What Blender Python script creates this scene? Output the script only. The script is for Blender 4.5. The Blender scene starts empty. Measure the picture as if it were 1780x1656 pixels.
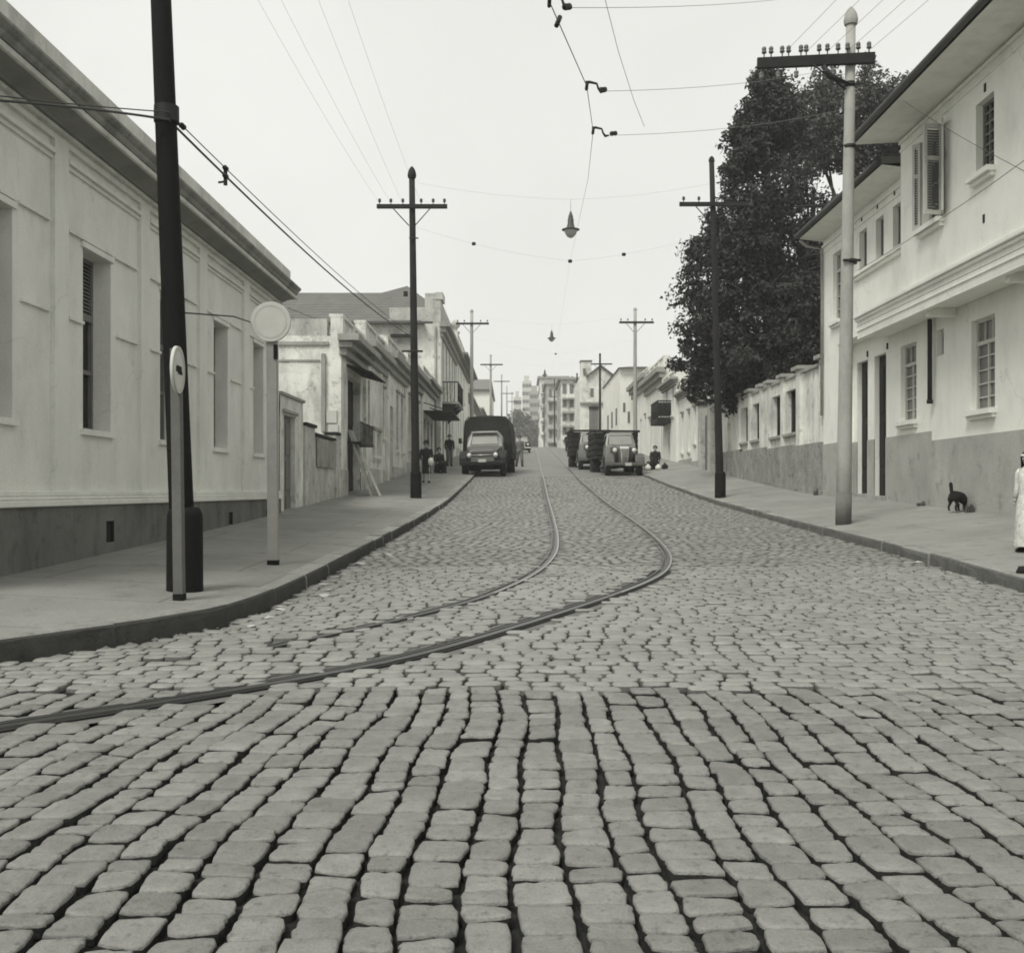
import bpy, bmesh, math, random
import numpy as np
from mathutils import Vector, Matrix
random.seed(7); RNG = np.random.default_rng(11)
S = bpy.context.scene
COL = S.collection
F = 1850.0            # focal length in photo pixels
EYE = 1.35
def PX(px, d): return (px-905.0)*d/F           # metres right of the axis at depth d
def PZ(py, d): return EYE+(853.0-py)*d/F       # height at depth d

# ------------------------------------------------------------------ ground profile
_E = [(-80,-.3),(-10,-.12),(0,0),(5,.12),(10,.245),(15,.39),(20,.555),(25,.745),(31,1.0),(38,1.42),(46,1.93),(60,2.77),(75,3.62),
      (97,4.8),(150,7.5),(175,8.5),(200,8.9),(260,8.7),(420,8.0),(900,8.0)]
_ex = np.array([p[0] for p in _E], float); _ez = np.array([p[1] for p in _E], float)
_em = np.gradient(_ez, _ex)
def E(y):
    y = np.asarray(y, float)
    i = np.clip(np.searchsorted(_ex, y)-1, 0, len(_ex)-2)
    h = _ex[i+1]-_ex[i]; t = np.clip((y-_ex[i])/h, 0, 1)
    r = (2*t**3-3*t**2+1)*_ez[i]+(t**3-2*t**2+t)*h*_em[i]+(-2*t**3+3*t**2)*_ez[i+1]+(t**3-t**2)*h*_em[i+1]
    return float(r) if r.ndim == 0 else r
def KH(y): return float(np.interp(y, [0,9,20,40,60,200], [.16,.16,.14,.09,.10,.10]))

# ------------------------------------------------------------------ materials
MATS = {}
TB = .925
def gray(g): return (g, g*1.005, g*TB, 1)
def mat(name, g, rough=.85, var=.25, scale=3.0, streak=0.0, bump=.15, bscale=40, grain=.12, spots=0.0, metal=0.0, island=0.0, brick=None, spec=.3, streak_scale=5.0, crack=0.0, blot=0.0):
    m = bpy.data.materials.new(name); m.use_nodes = True
    nt = m.node_tree; N = nt.nodes; L = nt.links
    b = N['Principled BSDF']; b.inputs['Roughness'].default_value = rough; b.inputs['Metallic'].default_value = metal
    b.inputs['Specular IOR Level'].default_value = spec
    tc = N.new('ShaderNodeTexCoord')
    val = None
    def math_(op, a, bb):
        n = N.new('ShaderNodeMath'); n.operation = op
        for k, v in enumerate((a, bb)):
            if hasattr(v, 'links') or hasattr(v, 'is_output'): L.new(v, n.inputs[k])
            else: n.inputs[k].default_value = v
        return n.outputs[0]
    def noise(sc, det=6, vec=None, ro=.6):
        n = N.new('ShaderNodeTexNoise'); n.inputs['Scale'].default_value = sc; n.inputs['Detail'].default_value = det; n.inputs['Roughness'].default_value = ro
        L.new(vec or tc.outputs['Object'], n.inputs['Vector']); return n.outputs['Fac']
    n1 = noise(scale, 8)
    val = math_('ADD', 1.0, math_('MULTIPLY', math_('SUBTRACT', n1, .5), var*2))
    if grain:
        n2 = noise(bscale, 3)
        val = math_('MULTIPLY', val, math_('ADD', 1.0, math_('MULTIPLY', math_('SUBTRACT', n2, .5), grain*2)))
    if streak:
        mp = N.new('ShaderNodeMapping'); mp.inputs['Scale'].default_value = (1, 1, .38)
        L.new(tc.outputs['Object'], mp.inputs['Vector'])
        n3 = noise(streak_scale*.45, 9, mp.outputs['Vector'], .7)
        mr = N.new('ShaderNodeMapRange'); mr.inputs['From Min'].default_value = .47; mr.inputs['From Max'].default_value = .68
        mr.inputs['To Min'].default_value = 1.0; mr.inputs['To Max'].default_value = 1.0-streak
        L.new(n3, mr.inputs['Value']); val = math_('MULTIPLY', val, mr.outputs[0])
    if spots:
        n4 = noise(scale*2.3, 7, None, .7)
        mr = N.new('ShaderNodeMapRange'); mr.inputs['From Min'].default_value = .56; mr.inputs['From Max'].default_value = .66
        mr.inputs['To Min'].default_value = 1.0; mr.inputs['To Max'].default_value = 1.0-spots
        L.new(n4, mr.inputs['Value']); val = math_('MULTIPLY', val, mr.outputs[0])
    if island:
        ge = N.new('ShaderNodeNewGeometry')
        val = math_('MULTIPLY', val, math_('ADD', 1.0-island, math_('MULTIPLY', ge.outputs['Random Per Island'], 2*island)))
    if blot:
        val = math_('MULTIPLY', val, math_('ADD', 1.0, math_('MULTIPLY', math_('SUBTRACT', noise(.55, 4), .5), blot*2)))
    if crack:
        vo = N.new('ShaderNodeTexVoronoi'); vo.feature = 'DISTANCE_TO_EDGE'; vo.inputs['Scale'].default_value = .55
        nd = N.new('ShaderNodeTexNoise'); nd.inputs['Scale'].default_value = 1.6; nd.inputs['Detail'].default_value = 8; L.new(tc.outputs['Object'], nd.inputs['Vector'])
        va = N.new('ShaderNodeVectorMath'); va.operation = 'MULTIPLY_ADD'; L.new(nd.outputs['Color'], va.inputs[0]); va.inputs[1].default_value = (.7,.7,.7); L.new(tc.outputs['Object'], va.inputs[2])
        L.new(va.outputs[0], vo.inputs['Vector'])
        mr = N.new('ShaderNodeMapRange'); mr.inputs['From Max'].default_value = .008; mr.inputs['To Min'].default_value = 1.0-crack; L.new(vo.outputs['Distance'], mr.inputs['Value'])
        mk = N.new('ShaderNodeMapRange'); mk.inputs['From Min'].default_value = .48; mk.inputs['From Max'].default_value = .56; L.new(noise(.9, 3), mk.inputs['Value'])
        val = math_('MULTIPLY', val, math_('ADD', 1.0, math_('MULTIPLY', math_('SUBTRACT', mr.outputs[0], 1.0), mk.outputs[0])))
    hb = None
    if brick:
        bt = N.new('ShaderNodeTexBrick'); bw, bh, mort, dark, rot = brick
        bt.inputs['Scale'].default_value = 1.0; bt.inputs['Brick Width'].default_value = bw; bt.inputs['Row Height'].default_value = bh
        bt.inputs['Mortar Size'].default_value = mort; bt.inputs['Color1'].default_value = (1,1,1,1); bt.inputs['Color2'].default_value = (.9,.9,.9,1)
        bt.inputs['Mortar'].default_value = (dark,dark,dark,1); bt.inputs['Mortar Smooth'].default_value = .4
        mp = N.new('ShaderNodeMapping'); mp.inputs['Rotation'].default_value = rot
        L.new(tc.outputs['Object'], mp.inputs['Vector']); L.new(mp.outputs[0], bt.inputs['Vector'])
        val = math_('MULTIPLY', val, bt.outputs['Color'])
    cm = N.new('ShaderNodeCombineColor')
    for k, f in enumerate((1, 1.005, TB)):
        L.new(math_('MULTIPLY', val, g*f), cm.inputs[k])
    L.new(cm.outputs[0], b.inputs['Base Color'])
    if bump:
        bp = N.new('ShaderNodeBump'); bp.inputs['Strength'].default_value = bump; bp.inputs['Distance'].default_value = .02
        L.new(noise(bscale, 5), bp.inputs['Height']); L.new(bp.outputs[0], b.inputs['Normal'])
    MATS[name] = m
    return m
def tile_mat(name, g, period=.25, axis='Z'):
    m = mat(name, g, .9, .35, 1.2, 0, .2, 25, .2, .3)
    nt = m.node_tree; N = nt.nodes; L = nt.links
    tc = N.new('ShaderNodeTexCoord'); bump = N.new('ShaderNodeBump'); bump.inputs['Strength'].default_value = 1; bump.inputs['Distance'].default_value = .12
    w = N.new('ShaderNodeTexWave'); w.wave_type = 'BANDS'; w.bands_direction = axis; w.wave_profile = 'SAW'
    w.inputs['Scale'].default_value = .314/period*1.0; w.inputs['Distortion'].default_value = .8; w.inputs['Detail'].default_value = 2
    L.new(tc.outputs['Object'], w.inputs['Vector']); L.new(w.outputs['Fac'], bump.inputs['Height'])
    bsdf = N['Principled BSDF']; src = bsdf.inputs['Base Color'].links[0].from_socket
    mr = N.new('ShaderNodeMapRange'); mr.inputs['From Max'].default_value = .35; mr.inputs['To Min'].default_value = .45; L.new(w.outputs['Fac'], mr.inputs['Value'])
    mm = N.new('ShaderNodeMix'); mm.data_type = 'RGBA'; mm.blend_type = 'MULTIPLY'; mm.inputs['Factor'].default_value = 1; L.new(src, mm.inputs['A']); L.new(mr.outputs[0], mm.inputs['B']); L.new(mm.outputs['Result'], bsdf.inputs['Base Color']); L.new(bump.outputs[0], N['Principled BSDF'].inputs['Normal'])
    return m
def glass_mat(name, g, rough=.15):
    m = mat(name, g, rough, .3, 1.0, 0, .02, 3, 0, spec=.6); return m

M_left = mat('plaster_left', .72, .9, .18, .7, .13, .3, 45, .14, .05, crack=.14, blot=.10)
M_leftbase = mat('plinth_left', .15, .9, .5, 1.3, .4, .3, 40, .25, .3)
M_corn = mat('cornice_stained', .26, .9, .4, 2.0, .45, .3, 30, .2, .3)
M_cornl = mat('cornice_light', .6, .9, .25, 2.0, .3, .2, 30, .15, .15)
M_soff = mat('cornice_shade', .22, .9, .25, 2.0, .2, .2, 30, .15)  # soffit shade under the cornices put into a darker grey
M_white = mat('plaster_white', .80, .88, .14, .6, .10, .3, 55, .10, .05, crack=.2, blot=.06)
M_dado = mat('dado_grey', .38, .92, .34, 1.1, .10, .4, 40, .28, .25, crack=.2)
M_dadod = mat('dado_rough', .28, .95, .6, 2.0, .15, .6, 22, .6, .6)
M_old = mat('plaster_old', .70, .9, .35, 1.1, .34, .4, 35, .2, .42, crack=.3, blot=.2)
M_old2 = mat('plaster_old_grey', .48, .9, .45, 1.5, .32, .4, 35, .22, .45, crack=.3, blot=.2)
M_trim = mat('trim_white', .74, .8, .12, 2, .15, .1, 50, .06)
M_stone = mat('stone_trim', .33, .9, .3, 2, .3, .3, 30, .2, .2)
M_dark = mat('dark_opening', .018, .8, .3, 2, 0, .1, 20, 0)
M_glass = glass_mat('window_glass', .03)
M_glassl = glass_mat('window_glass_pale', .16, .3)
M_wood = mat('painted_wood_grey', .17, .7, .3, 4, .3, .2, 60, .15)
M_woodl = mat('painted_wood_light', .5, .7, .2, 4, .2, .15, 60, .1)
M_woodd = mat('old_wood_dark', .022, .85, .4, 5, .35, .4, 50, .25)
M_board = mat('bare_board', .3, .85, .35, 3, .4, .3, 50, .2, .2)
M_tar = mat('tarred_pole', .010, .8, .4, 4, .3, .4, 50, .3, spec=.15)
M_polew = mat('pole_wood', .018, .8, .4, 4, .4, .4, 60, .25)
M_conc = mat('pole_concrete', .37, .85, .2, 3, .25, .25, 60, .15)
M_concd = mat('pole_concrete_dirty', .16, .9, .35, 4, .3, .3, 60, .25)
M_iron = mat('iron_black', .02, .6, .3, 4, 0, .1, 40, 0, metal=.2)
M_cer = mat('insulator', .05, .35, .2, 5, 0, 0, 40, 0, spec=.5)
M_cern = mat('insulator_weathered', .12, .5, .2, 5, 0, 0, 40, 0, spec=.5)
M_wire = mat('wire', .05, .7, .1, 2, 0, 0, 40, 0)
M_wiref = mat('wire_pale', .22, .7, .1, 2, 0, 0, 40, 0)
M_post = mat('sign_post_grey', .125, .8, .25, 4, .3, .2, 60, .15)
M_postl = mat('sign_post_pale', .30, .8, .2, 4, .25, .2, 60, .12)
M_disc = mat('sign_disc', .50, .75, .15, 6, 0, .05, 60, .08)
M_discw = mat('sign_white', .55, .6, .12, 8, 0, .03, 60, .05)
M_sett = mat('setts', .205, .52, .42, 10, 0, .45, 90, .3, .38, island=.17, spec=.45, blot=.2)
M_settf = mat('setts_pale', .24, .5, .3, 8, 0, .4, 60, .25, .25, island=.13, blot=.2, spec=.45)  # paler stone for the rows running across
M_joint = mat('joint_dirt', .022, 1, .95, 1.6, 0, .5, 60, .4)
M_jointb = mat('joint_sand', .12, 1, .9, 1.2, 0, .5, 60, .4)
M_roadf = mat('road_far', .215, .6, .22, 1.5, 0, .6, 14, .25, .1, blot=.2, brick=(.2,.135,.008,.55,(0,0,0)))
M_bed = mat('rail_mortar', .14, .85, .3, 5, 0, .3, 60, .25, .2)
M_rail = mat('rail_steel', .04, .36, .3, 10, 0, .05, 60, .1, metal=.3, spec=.6)
M_kerb = mat('kerb_granite', .27, .9, .35, 5, 0, .5, 50, .3, .35, island=.15)
M_walk = mat('pavement', .235, .92, .35, .9, 0, .4, 40, .3, .28, brick=(3.1,1.3,.014,.55,(0,0,0)), blot=.12)
M_walkr = mat('pavement_right', .27, .92, .32, .9, 0, .4, 40, .3, .22, brick=(3.4,1.55,.013,.6,(0,0,0)), blot=.12)
M_soil = mat('soil', .2, 1, .4, .3, 0, .3, 8, .2)
M_tile = tile_mat('roof_tile', .15)
M_tile2 = tile_mat('roof_tile_far', .2, .35)
M_gut = mat('gutter', .07, .6, .3, 5, .2, .1, 40, .1)
M_leaf = mat('leaf_dark', .036, .75, .3, 1.5, 0, 0, 8, 0, island=.55, spec=.25)
M_leaf2 = mat('leaf_mid', .07, .7, .3, 1.5, 0, 0, 8, 0, island=.5, spec=.3)
M_leaf3 = mat('leaf_far', .10, .8, .3, .5, 0, 0, 8, 0, island=.4)
M_bark = mat('bark', .06, .95, .4, 5, .3, .6, 25, .3)
M_far = mat('far_building', .5, .9, .15, .1, .1, 0, 2, .1)
M_farg = mat('far_building_grey', .33, .9, .15, .1, .1, 0, 2, .1)
M_farw = mat('far_window', .12, .5, .1, .3, 0, 0, 2, 0)
M_tarp = mat('canvas_tarp', .022, .8, .35, 3, .2, .8, 3.5, .1)
M_tarpt = mat('canvas_top', .10, .8, .35, 3, 0, .8, 3.5, .1)
M_tyre = mat('tyre', .016, .85, .2, 5, 0, .2, 40, 0)
M_rim = mat('rim', .12, .5, .2, 5, 0, .05, 40, 0)
M_paintl = mat('truck_paint_pale', .27, .4, .12, 3, 0, .02, 20, .05, spec=.5)
M_paintm = mat('truck_paint_mid', .10, .4, .15, 3, .1, .02, 20, .05, spec=.5)
M_paintd = mat('truck_paint_dark', .014, .5, .15, 3, 0, .02, 20, .05, spec=.25)
M_chrome = mat('bright_metal', .62, .3, .08, 3, 0, 0, 20, 0, metal=.5)
M_lens = mat('lamp_lens', .75, .2, .05, 3, 0, 0, 20, 0, spec=.6)
M_wsh = glass_mat('windshield', .30, .15)  # reflection on the windscreens put into a pale glass colour
M_skin = mat('skin', .36, .6, .1, 8, 0, .02, 60, 0)
M_cdark = mat('cloth_dark', .016, .9, .2, 10, .1, .2, 40, 0)
M_cmid = mat('cloth_grey', .16, .9, .2, 10, .1, .2, 40, 0)
M_clight = mat('cloth_white', .72, .9, .12, 10, .05, .2, 40, .05)
M_cprint = mat('cloth_print', .62, .9, .75, 11, 0, .2, 40, .1, .5)
M_hair = mat('hair', .02, .6, .3, 20, .2, .3, 60, 0)
M_fur = mat('cat_fur', .014, .9, .4, 16, 0, .5, 80, .3)
M_paper = mat('paper', .42, .9, .15, 10, 0, .1, 40, 0)
M_weed = mat('weed', .09, .9, .3, 8, 0, 0, 40, 0, island=.4)
M_lampg = mat('lamp_globe', .34, .3, .08, 4, 0, 0, 20, 0, spec=.5)
M_lamph = mat('lamp_hood', .07, .5, .2, 4, 0, 0, 20, 0)

# ------------------------------------------------------------------ mesh builder
class MB:
    def __init__(s): s.v = []; s.f = []; s.m = []; s.mi = 0; s.smooth = []; s.sm = False
    def add(s, verts, faces):
        o = len(s.v); s.v += [tuple(map(float, p)) for p in verts]
        for f in faces: s.f.append([o+i for i in f]); s.m.append(s.mi); s.smooth.append(s.sm)
        return s
    def quad(s, a, b, c, d): return s.add([a,b,c,d], [(0,1,2,3)])
    def box(s, x0, x1, y0, y1, z0, z1):
        if x0 > x1: x0, x1 = x1, x0
        if y0 > y1: y0, y1 = y1, y0
        return s.add([(x0,y0,z0),(x1,y0,z0),(x1,y1,z0),(x0,y1,z0),(x0,y0,z1),(x1,y0,z1),(x1,y1,z1),(x0,y1,z1)],
                     [(0,3,2,1),(4,5,6,7),(0,1,5,4),(1,2,6,5),(2,3,7,6),(3,0,4,7)])
    def cyl(s, p0, p1, r0, r1=None, n=12, cap=True):
        r1 = r0 if r1 is None else r1
        p0 = Vector(p0); p1 = Vector(p1); d = (p1-p0).normalized()
        a = d.orthogonal().normalized(); b = d.cross(a)
        vs = []
        for p, r in ((p0,r0),(p1,r1)):
            for k in range(n):
                t = 2*math.pi*k/n; vs.append(p+a*(r*math.cos(t))+b*(r*math.sin(t)))
        fs = [(k,(k+1)%n,n+(k+1)%n,n+k) for k in range(n)]
        s0 = s.sm; s.sm = True; s.add(vs, fs); s.sm = s0
        if cap: s.add(vs, [tuple(range(n-1,-1,-1)), tuple(range(n,2*n))])
        return s
    def lathe(s, c, prof, n=16, axis='Z'):
        vs = []; c = Vector(c)
        for r, h in prof:
            for k in range(n):
                t = 2*math.pi*k/n; a, b = r*math.cos(t), r*math.sin(t)
                vs.append(c+Vector({'Z':(a,b,h),'Y':(a,h,b),'X':(h,a,b)}[axis]))
        fs = []
        for i in range(len(prof)-1):
            for k in range(n): fs.append((i*n+k, i*n+(k+1)%n, (i+1)*n+(k+1)%n, (i+1)*n+k))
        s0 = s.sm; s.sm = True; s.add(vs, fs); s.sm = s0
        s.add(vs[:n], [tuple(range(n))]); s.add(vs[-n:], [tuple(range(n))])
        return s
    def tube(s, pts, r, n=6):
        pts = [Vector(p) for p in pts]; vs = []
        up = None
        for i, p in enumerate(pts):
            d = (pts[min(i+1,len(pts)-1)]-pts[max(i-1,0)]).normalized()
            if up is None: up = d.orthogonal().normalized()
            up = (up-d*up.dot(d)).normalized(); b = d.cross(up)
            rr = r[i] if isinstance(r,(list,tuple)) else r
            for k in range(n):
                t = 2*math.pi*k/n; vs.append(p+up*(rr*math.cos(t))+b*(rr*math.sin(t)))
        fs = []
        for i in range(len(pts)-1):
            for k in range(n): fs.append((i*n+k,i*n+(k+1)%n,(i+1)*n+(k+1)%n,(i+1)*n+k))
        fs += [tuple(range(n-1,-1,-1)), tuple(range(len(vs)-n,len(vs)))]
        s0 = s.sm; s.sm = True; s.add(vs, fs); s.sm = s0
        return s
    def prism(s, prof, x0, x1, tx=None):
        """profile in (y,z) swept along x; tx(z)-> width factor"""
        n = len(prof); vs = []
        for x in (x0, x1):
            for (y, z) in prof:
                vs.append((x*(tx(y, z) if tx else 1), y, z))
        fs = [(k,(k+1)%n,n+(k+1)%n,n+k) for k in range(n)]+[tuple(range(n-1,-1,-1)),tuple(range(n,2*n))]
        return s.add(vs, fs)
    def xform(s, M):
        s.v = [tuple(M @ Vector(p)) for p in s.v]; return s
ORG = {}
def obj(name, mb, mats, parent=None, bev=0.0, fix=True, autos=False):
    me = bpy.data.meshes.new(name)
    off = ORG.get(parent.name, Vector()) if parent is not None else Vector()
    me.from_pydata([(x-off.x, y-off.y, z-off.z) for x, y, z in mb.v], [], mb.f)
    if not isinstance(mats, (list, tuple)): mats = [mats]
    for m in mats: me.materials.append(m)
    me.polygons.foreach_set('material_index', mb.m)
    me.polygons.foreach_set('use_smooth', mb.smooth)
    if fix:
        bm = bmesh.new(); bm.from_mesh(me)
        bmesh.ops.remove_doubles(bm, verts=bm.verts, dist=1e-5)
        bmesh.ops.recalc_face_normals(bm, faces=bm.faces); bm.to_mesh(me); bm.free()
    o = bpy.data.objects.new(name, me); COL.objects.link(o)
    if parent is not None:
        o.parent = parent; ORG[o.name] = off
    if bev:
        b = o.modifiers.new('Bevel', 'BEVEL'); b.width = bev; b.segments = 2; b.limit_method = 'ANGLE'
    return o
def tag(o, label, cat, group=None, kind=None):
    if label: o['label'] = label
    if cat: o['category'] = cat
    if group: o['group'] = group
    if kind: o['kind'] = kind
    return o
def thing(name, label, cat, loc, rotz=0, group=None, world=True):
    o = bpy.data.objects.new(name, None); COL.objects.link(o); o.empty_display_size = .3
    o.location = loc; o.rotation_euler = (0,0,rotz)
    ORG[o.name] = Vector(loc) if world else Vector()
    return tag(o, label, cat, group)
def single(name, mb, mats, label, cat, loc, group=None, bev=0):
    """a thing that is one mesh, origin at its base"""
    mb.v = [(x-loc[0], y-loc[1], z-loc[2]) for x, y, z in mb.v]
    o = obj(name, mb, mats, None, bev); o.location = loc
    return tag(o, label, cat, group)
def struct(name, mb, mats, bev=0, fix=True):
    o = obj(name, mb, mats, None, bev, fix); o['kind'] = 'structure'; return o
def dup(root, loc, rotz, label, group=None):
    def rec(o, par):
        c = o.copy(); COL.objects.link(c)
        if par is not None: c.parent = par
        for ch in list(o.children): rec(ch, c)
        return c
    r = rec(root, None); r.location = loc; r.rotation_euler = (0,0,rotz); r['label'] = label
    if group: r['group'] = group
    return r

# ------------------------------------------------------------------ road, rails, kerbs, pavements
def spline(pts, step):
    P = np.array(pts, float); out = []
    for i in range(len(P)-1):
        p0 = P[max(i-1,0)]; p1 = P[i]; p2 = P[i+1]; p3 = P[min(i+2,len(P)-1)]
        n = max(1, int(np.linalg.norm(p2-p1)/step))
        for k in range(n):
            t = k/n
            out.append(.5*((2*p1)+(-p0+p2)*t+(2*p0-5*p1+4*p2-p3)*t*t+(-p0+3*p1-3*p2+p3)*t**3))
    out.append(P[-1]); return np.array(out)
RAIL_L = spline([(-2.5,7.42),(-2.19,7.7),(-1.88,8.05),(-1.29,8.95),(-.94,9.6),(-.5,10.6),(-.16,11.75),(.14,13.1),(.36,14.6),(.52,16.4),(.62,18.8),(.68,21.5),(.76,27),(.82,33),(.94,45),(1.05,60),(1.5,100),(2.0,150),(2.3,200)], .25)
RAIL_R = spline([(-6.1,2.5),(-4.0,4.3),(-2.72,5.5),(-2.14,6.02),(-1.75,6.4),(-1.41,6.76),(-.97,7.28),(-.615,7.83),(-.21,8.6),(.28,9.6),(.9,10.95),(1.45,12.3),(1.81,13.5),(2.08,15),(2.24,16.6),(2.38,19.2),(2.47,23),(2.5,29),(2.48,36),(2.44,45),(2.55,60),(3.0,100),(3.5,150),(3.8,200)], .25)
KL = spline([(-16,-4),(-8.5,1.6),(-5.2,4.9),(-3.55,7.3),(-2.85,8.3),(-2.52,8.95),(-2.40,9.8),(-2.33,11.8),(-2.27,16),(-2.15,24),(-2.1,31),(-2.0,45),(-1.9,60),(-1.5,100),(-1.1,150),(-.8,200)], .5)
KR = spline([(16,4.0),(9,5.6),(6.4,7.0),(5.35,8.6),(5.22,10),(5.32,11.5),(5.5,15),(5.58,19),(5.6,31),(5.45,45),(5.6,60),(6.3,100),(7,150),(7.4,200)], .5)
def kl(y): return float(np.interp(y, KL[:,1], KL[:,0]))
def kr(y):
    m = KR[:,0] < 9.5
    return float(np.interp(y, KR[m][:,1], KR[m][:,0]))
# big terrain
def build_ground():
    mb = MB(); ys = [-80,-30,-10,0]+list(range(5,60,5))+list(range(60,260,10))+[300,420,900]
    xs = [-600,-200,-60,-25,-12,-5,0,5,12,25,60,200,600]
    vs = [(x,y,E(y)-.12) for y in ys for x in xs]; n = len(xs)
    mb.add(vs, [(j*n+i,j*n+i+1,(j+1)*n+i+1,(j+1)*n+i) for j in range(len(ys)-1) for i in range(n-1)])
    struct('ground', mb, M_soil)
build_ground()
def build_road():
    mb = MB()
    # base sheet (joint dirt near, worn stone far)
    ys = np.concatenate([np.arange(-20,46.5,.5), np.arange(46.5,262,3)]); xs = np.linspace(-18,18,13)
    for j in range(len(ys)-1):
        mb.mi = 1 if ys[j] < 8 else 3 if ys[j] < 46.2 else 2
        dzf = lambda q: float(np.interp(q,[9,14,45.6,46.4],[-.042,-.026,-.026,-.004])); dz0 = dzf(ys[j]); dz1 = dzf(ys[j+1])
        z0 = E(ys[j])+dz0; z1 = E(ys[j+1])+dz1
        for i in range(len(xs)-1):
            mb.quad((xs[i],ys[j],z0),(xs[i+1],ys[j],z0),(xs[i+1],ys[j+1],z1),(xs[i],ys[j+1],z1))
    V = list(mb.v); Fc = list(mb.f); Mi = list(mb.m); Sm = [False]*len(Fc)
    quads = []   # x0..x3 corners, near flag
    # zone A: columns running away from the camera
    W = .168
    cols = np.arange(-38, 52)
    ph = np.cumsum(RNG.normal(0,.35,len(cols)+1)); ph2 = np.cumsum(RNG.normal(0,.8,len(cols)+1)); jit = RNG.normal(0,.012,len(cols)+1)
    def line(i, y):
        fan = 1+.035*(4.5-y)
        return (i-38)*W*fan+.01+.028*math.sin(y*1.55+ph[i])+.013*math.sin(y*4.3+ph2[i])+jit[i]
    jend = RNG.uniform(-.07,.07,len(cols))
    yE = {}
    def colend(x): return yE[int(np.clip(round(x/W+38-.5),0,len(cols)-1))]
    for ci in range(len(cols)):
        y = .6+RNG.uniform(0,.2)
        while y < 6.9:
            L = float(np.clip(RNG.normal(.163,.033),.11,.26))
            y1 = y+L
            xm = (line(ci,y)+line(ci+1,y))/2
            if y+L*.5 < 6.45+jend[ci]:
                yE[ci] = y1
                quads.append(([line(ci,y),line(ci+1,y),line(ci+1,y1),line(ci,y1)],[y+RNG.normal(0,.006),y+RNG.normal(0,.006),y1+RNG.normal(0,.006),y1+RNG.normal(0,.006)],.0092,.0056,0))
            y = y1
    # zone B: rows running across
    yend = {}
    y = 6.25; r = 0
    while y < 46.2:
        d = .122*(1+RNG.normal(0,.05)) if y > 9 else .14*(1+RNG.normal(0,.06))
        x = -9.5+RNG.uniform(0,.2) if y < 9 else kl(y)-.1-RNG.uniform(0,.2)
        xe = 10.5 if y < 9 else kr(y)+.1
        k1 = RNG.uniform(0,6); 
        while x < xe:
            L = float(np.clip(RNG.normal(.18,.025),.12,.25))
            def wv(xx, yy): return yy+.016*math.sin(xx*1.3+yy*2.1)+.010*math.sin(xx*3.7+yy*1.3)
            j = RNG.normal(0,.006,4)
            if y < 7 and y+d*.5 < colend(x+L*.5)+.01: x += L; continue
            quads.append(([x,x+L,x+L,x],[wv(x,y)+j[0],wv(x+L,y)+j[1],wv(x+L,y+d)+j[2],wv(x,y+d)+j[3]],.0042,.0042,1 if y < 14 else 2))
            x += L
        y += d
    R = np.vstack([RAIL_L, RAIL_R])
    # sett meshes
    def ring(n, p=5.0):
        t = np.arange(n)*2*np.pi/n+np.pi/n
        c, s = np.cos(t), np.sin(t)
        rr = (np.abs(c)**p+np.abs(s)**p)**(-1/p)
        return np.stack([c*rr, s*rr],1)
    groups = {0:[],1:[],2:[]}
    for q in quads:
        cx = sum(q[0])/4; cy = sum(q[1])/4
        dd = np.min(np.hypot(R[:,0]-cx, R[:,1]-cy))
        dr = np.min(np.hypot(RAIL_R[:,0]-cx, RAIL_R[:,1]-cy))
        if dr < (.175 if cy < 13.5 else .125): continue
        if dd < (.125 if cy > 9.2 or cx > -1.2 else .115) and not (cx < -1.9 and cy > 7.5): continue
        # under pavements?
        if cy > 8.9 and (cx < kl(cy)+.02 or cx > kr(cy)-.02): continue
        if cy <= 8.9:
            # left corner: stay on the road side of the kerb line
            i = np.argmin(np.hypot(KL[:,0]-cx, KL[:,1]-cy)); j = min(i+1,len(KL)-1); i2 = max(j-1,0)
            t = KL[j]-KL[i2]; nrm = t[0]*(cy-KL[i2][1])-t[1]*(cx-KL[i2][0])
            if nrm > -.02 and cx < -1: continue
            i = np.argmin(np.hypot(KR[:,0]-cx, KR[:,1]-cy)); j = min(i+1,len(KR)-1); i2 = max(j-1,0)
            t = KR[j]-KR[i2]; nrm = t[0]*(cy-KR[i2][1])-t[1]*(cx-KR[i2][0])
            if nrm < .02 and cx > 4: continue
        groups[q[4]].append(q)
    for gk, (n, rings) in {0:(20,[(1.0,-.046),(.99,-.013),(.972,-.0055),(.93,-.0012),(.75,.0006),(.35,.0012)]),
                           1:(12,[(1.0,-.042),(.975,-.008),(.88,-.001),(.45,.001)]),
                           2:(8,[(1.0,-.028),(.93,-.003),(.5,.0005)])}.items():
        qs = groups[gk]
        if not qs: continue
        X = np.array([q[0] for q in qs]); Y = np.array([q[1] for q in qs])
        gx = np.array([q[2] for q in qs]); gy = np.array([q[3] for q in qs])
        m = len(qs)
        gx = gx*RNG.uniform(.7,1.35,m); gy = gy*RNG.uniform(.6,1.5,m)
        X = X+RNG.normal(0,.0055,X.shape); Y = Y+RNG.normal(0,.0065,Y.shape)
        X[:,0] += gx; X[:,3] += gx; X[:,1] -= gx; X[:,2] -= gx; Y[:,0] += gy; Y[:,1] += gy; Y[:,2] -= gy; Y[:,3] -= gy
        zc = RNG.normal(0,.0045 if gk == 0 else .003,(m,1))+RNG.normal(0,.0035 if gk == 0 else .002,(m,4))
        ru = ring(n, 7.5 if gk == 0 else 5.0); chip = (RNG.normal(0,.0026 if gk == 0 else .002,(m,n)), RNG.normal(0,.0026 if gk == 0 else .002,(m,n)))
        # slightly different squareness per stone
        allv = []
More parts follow.
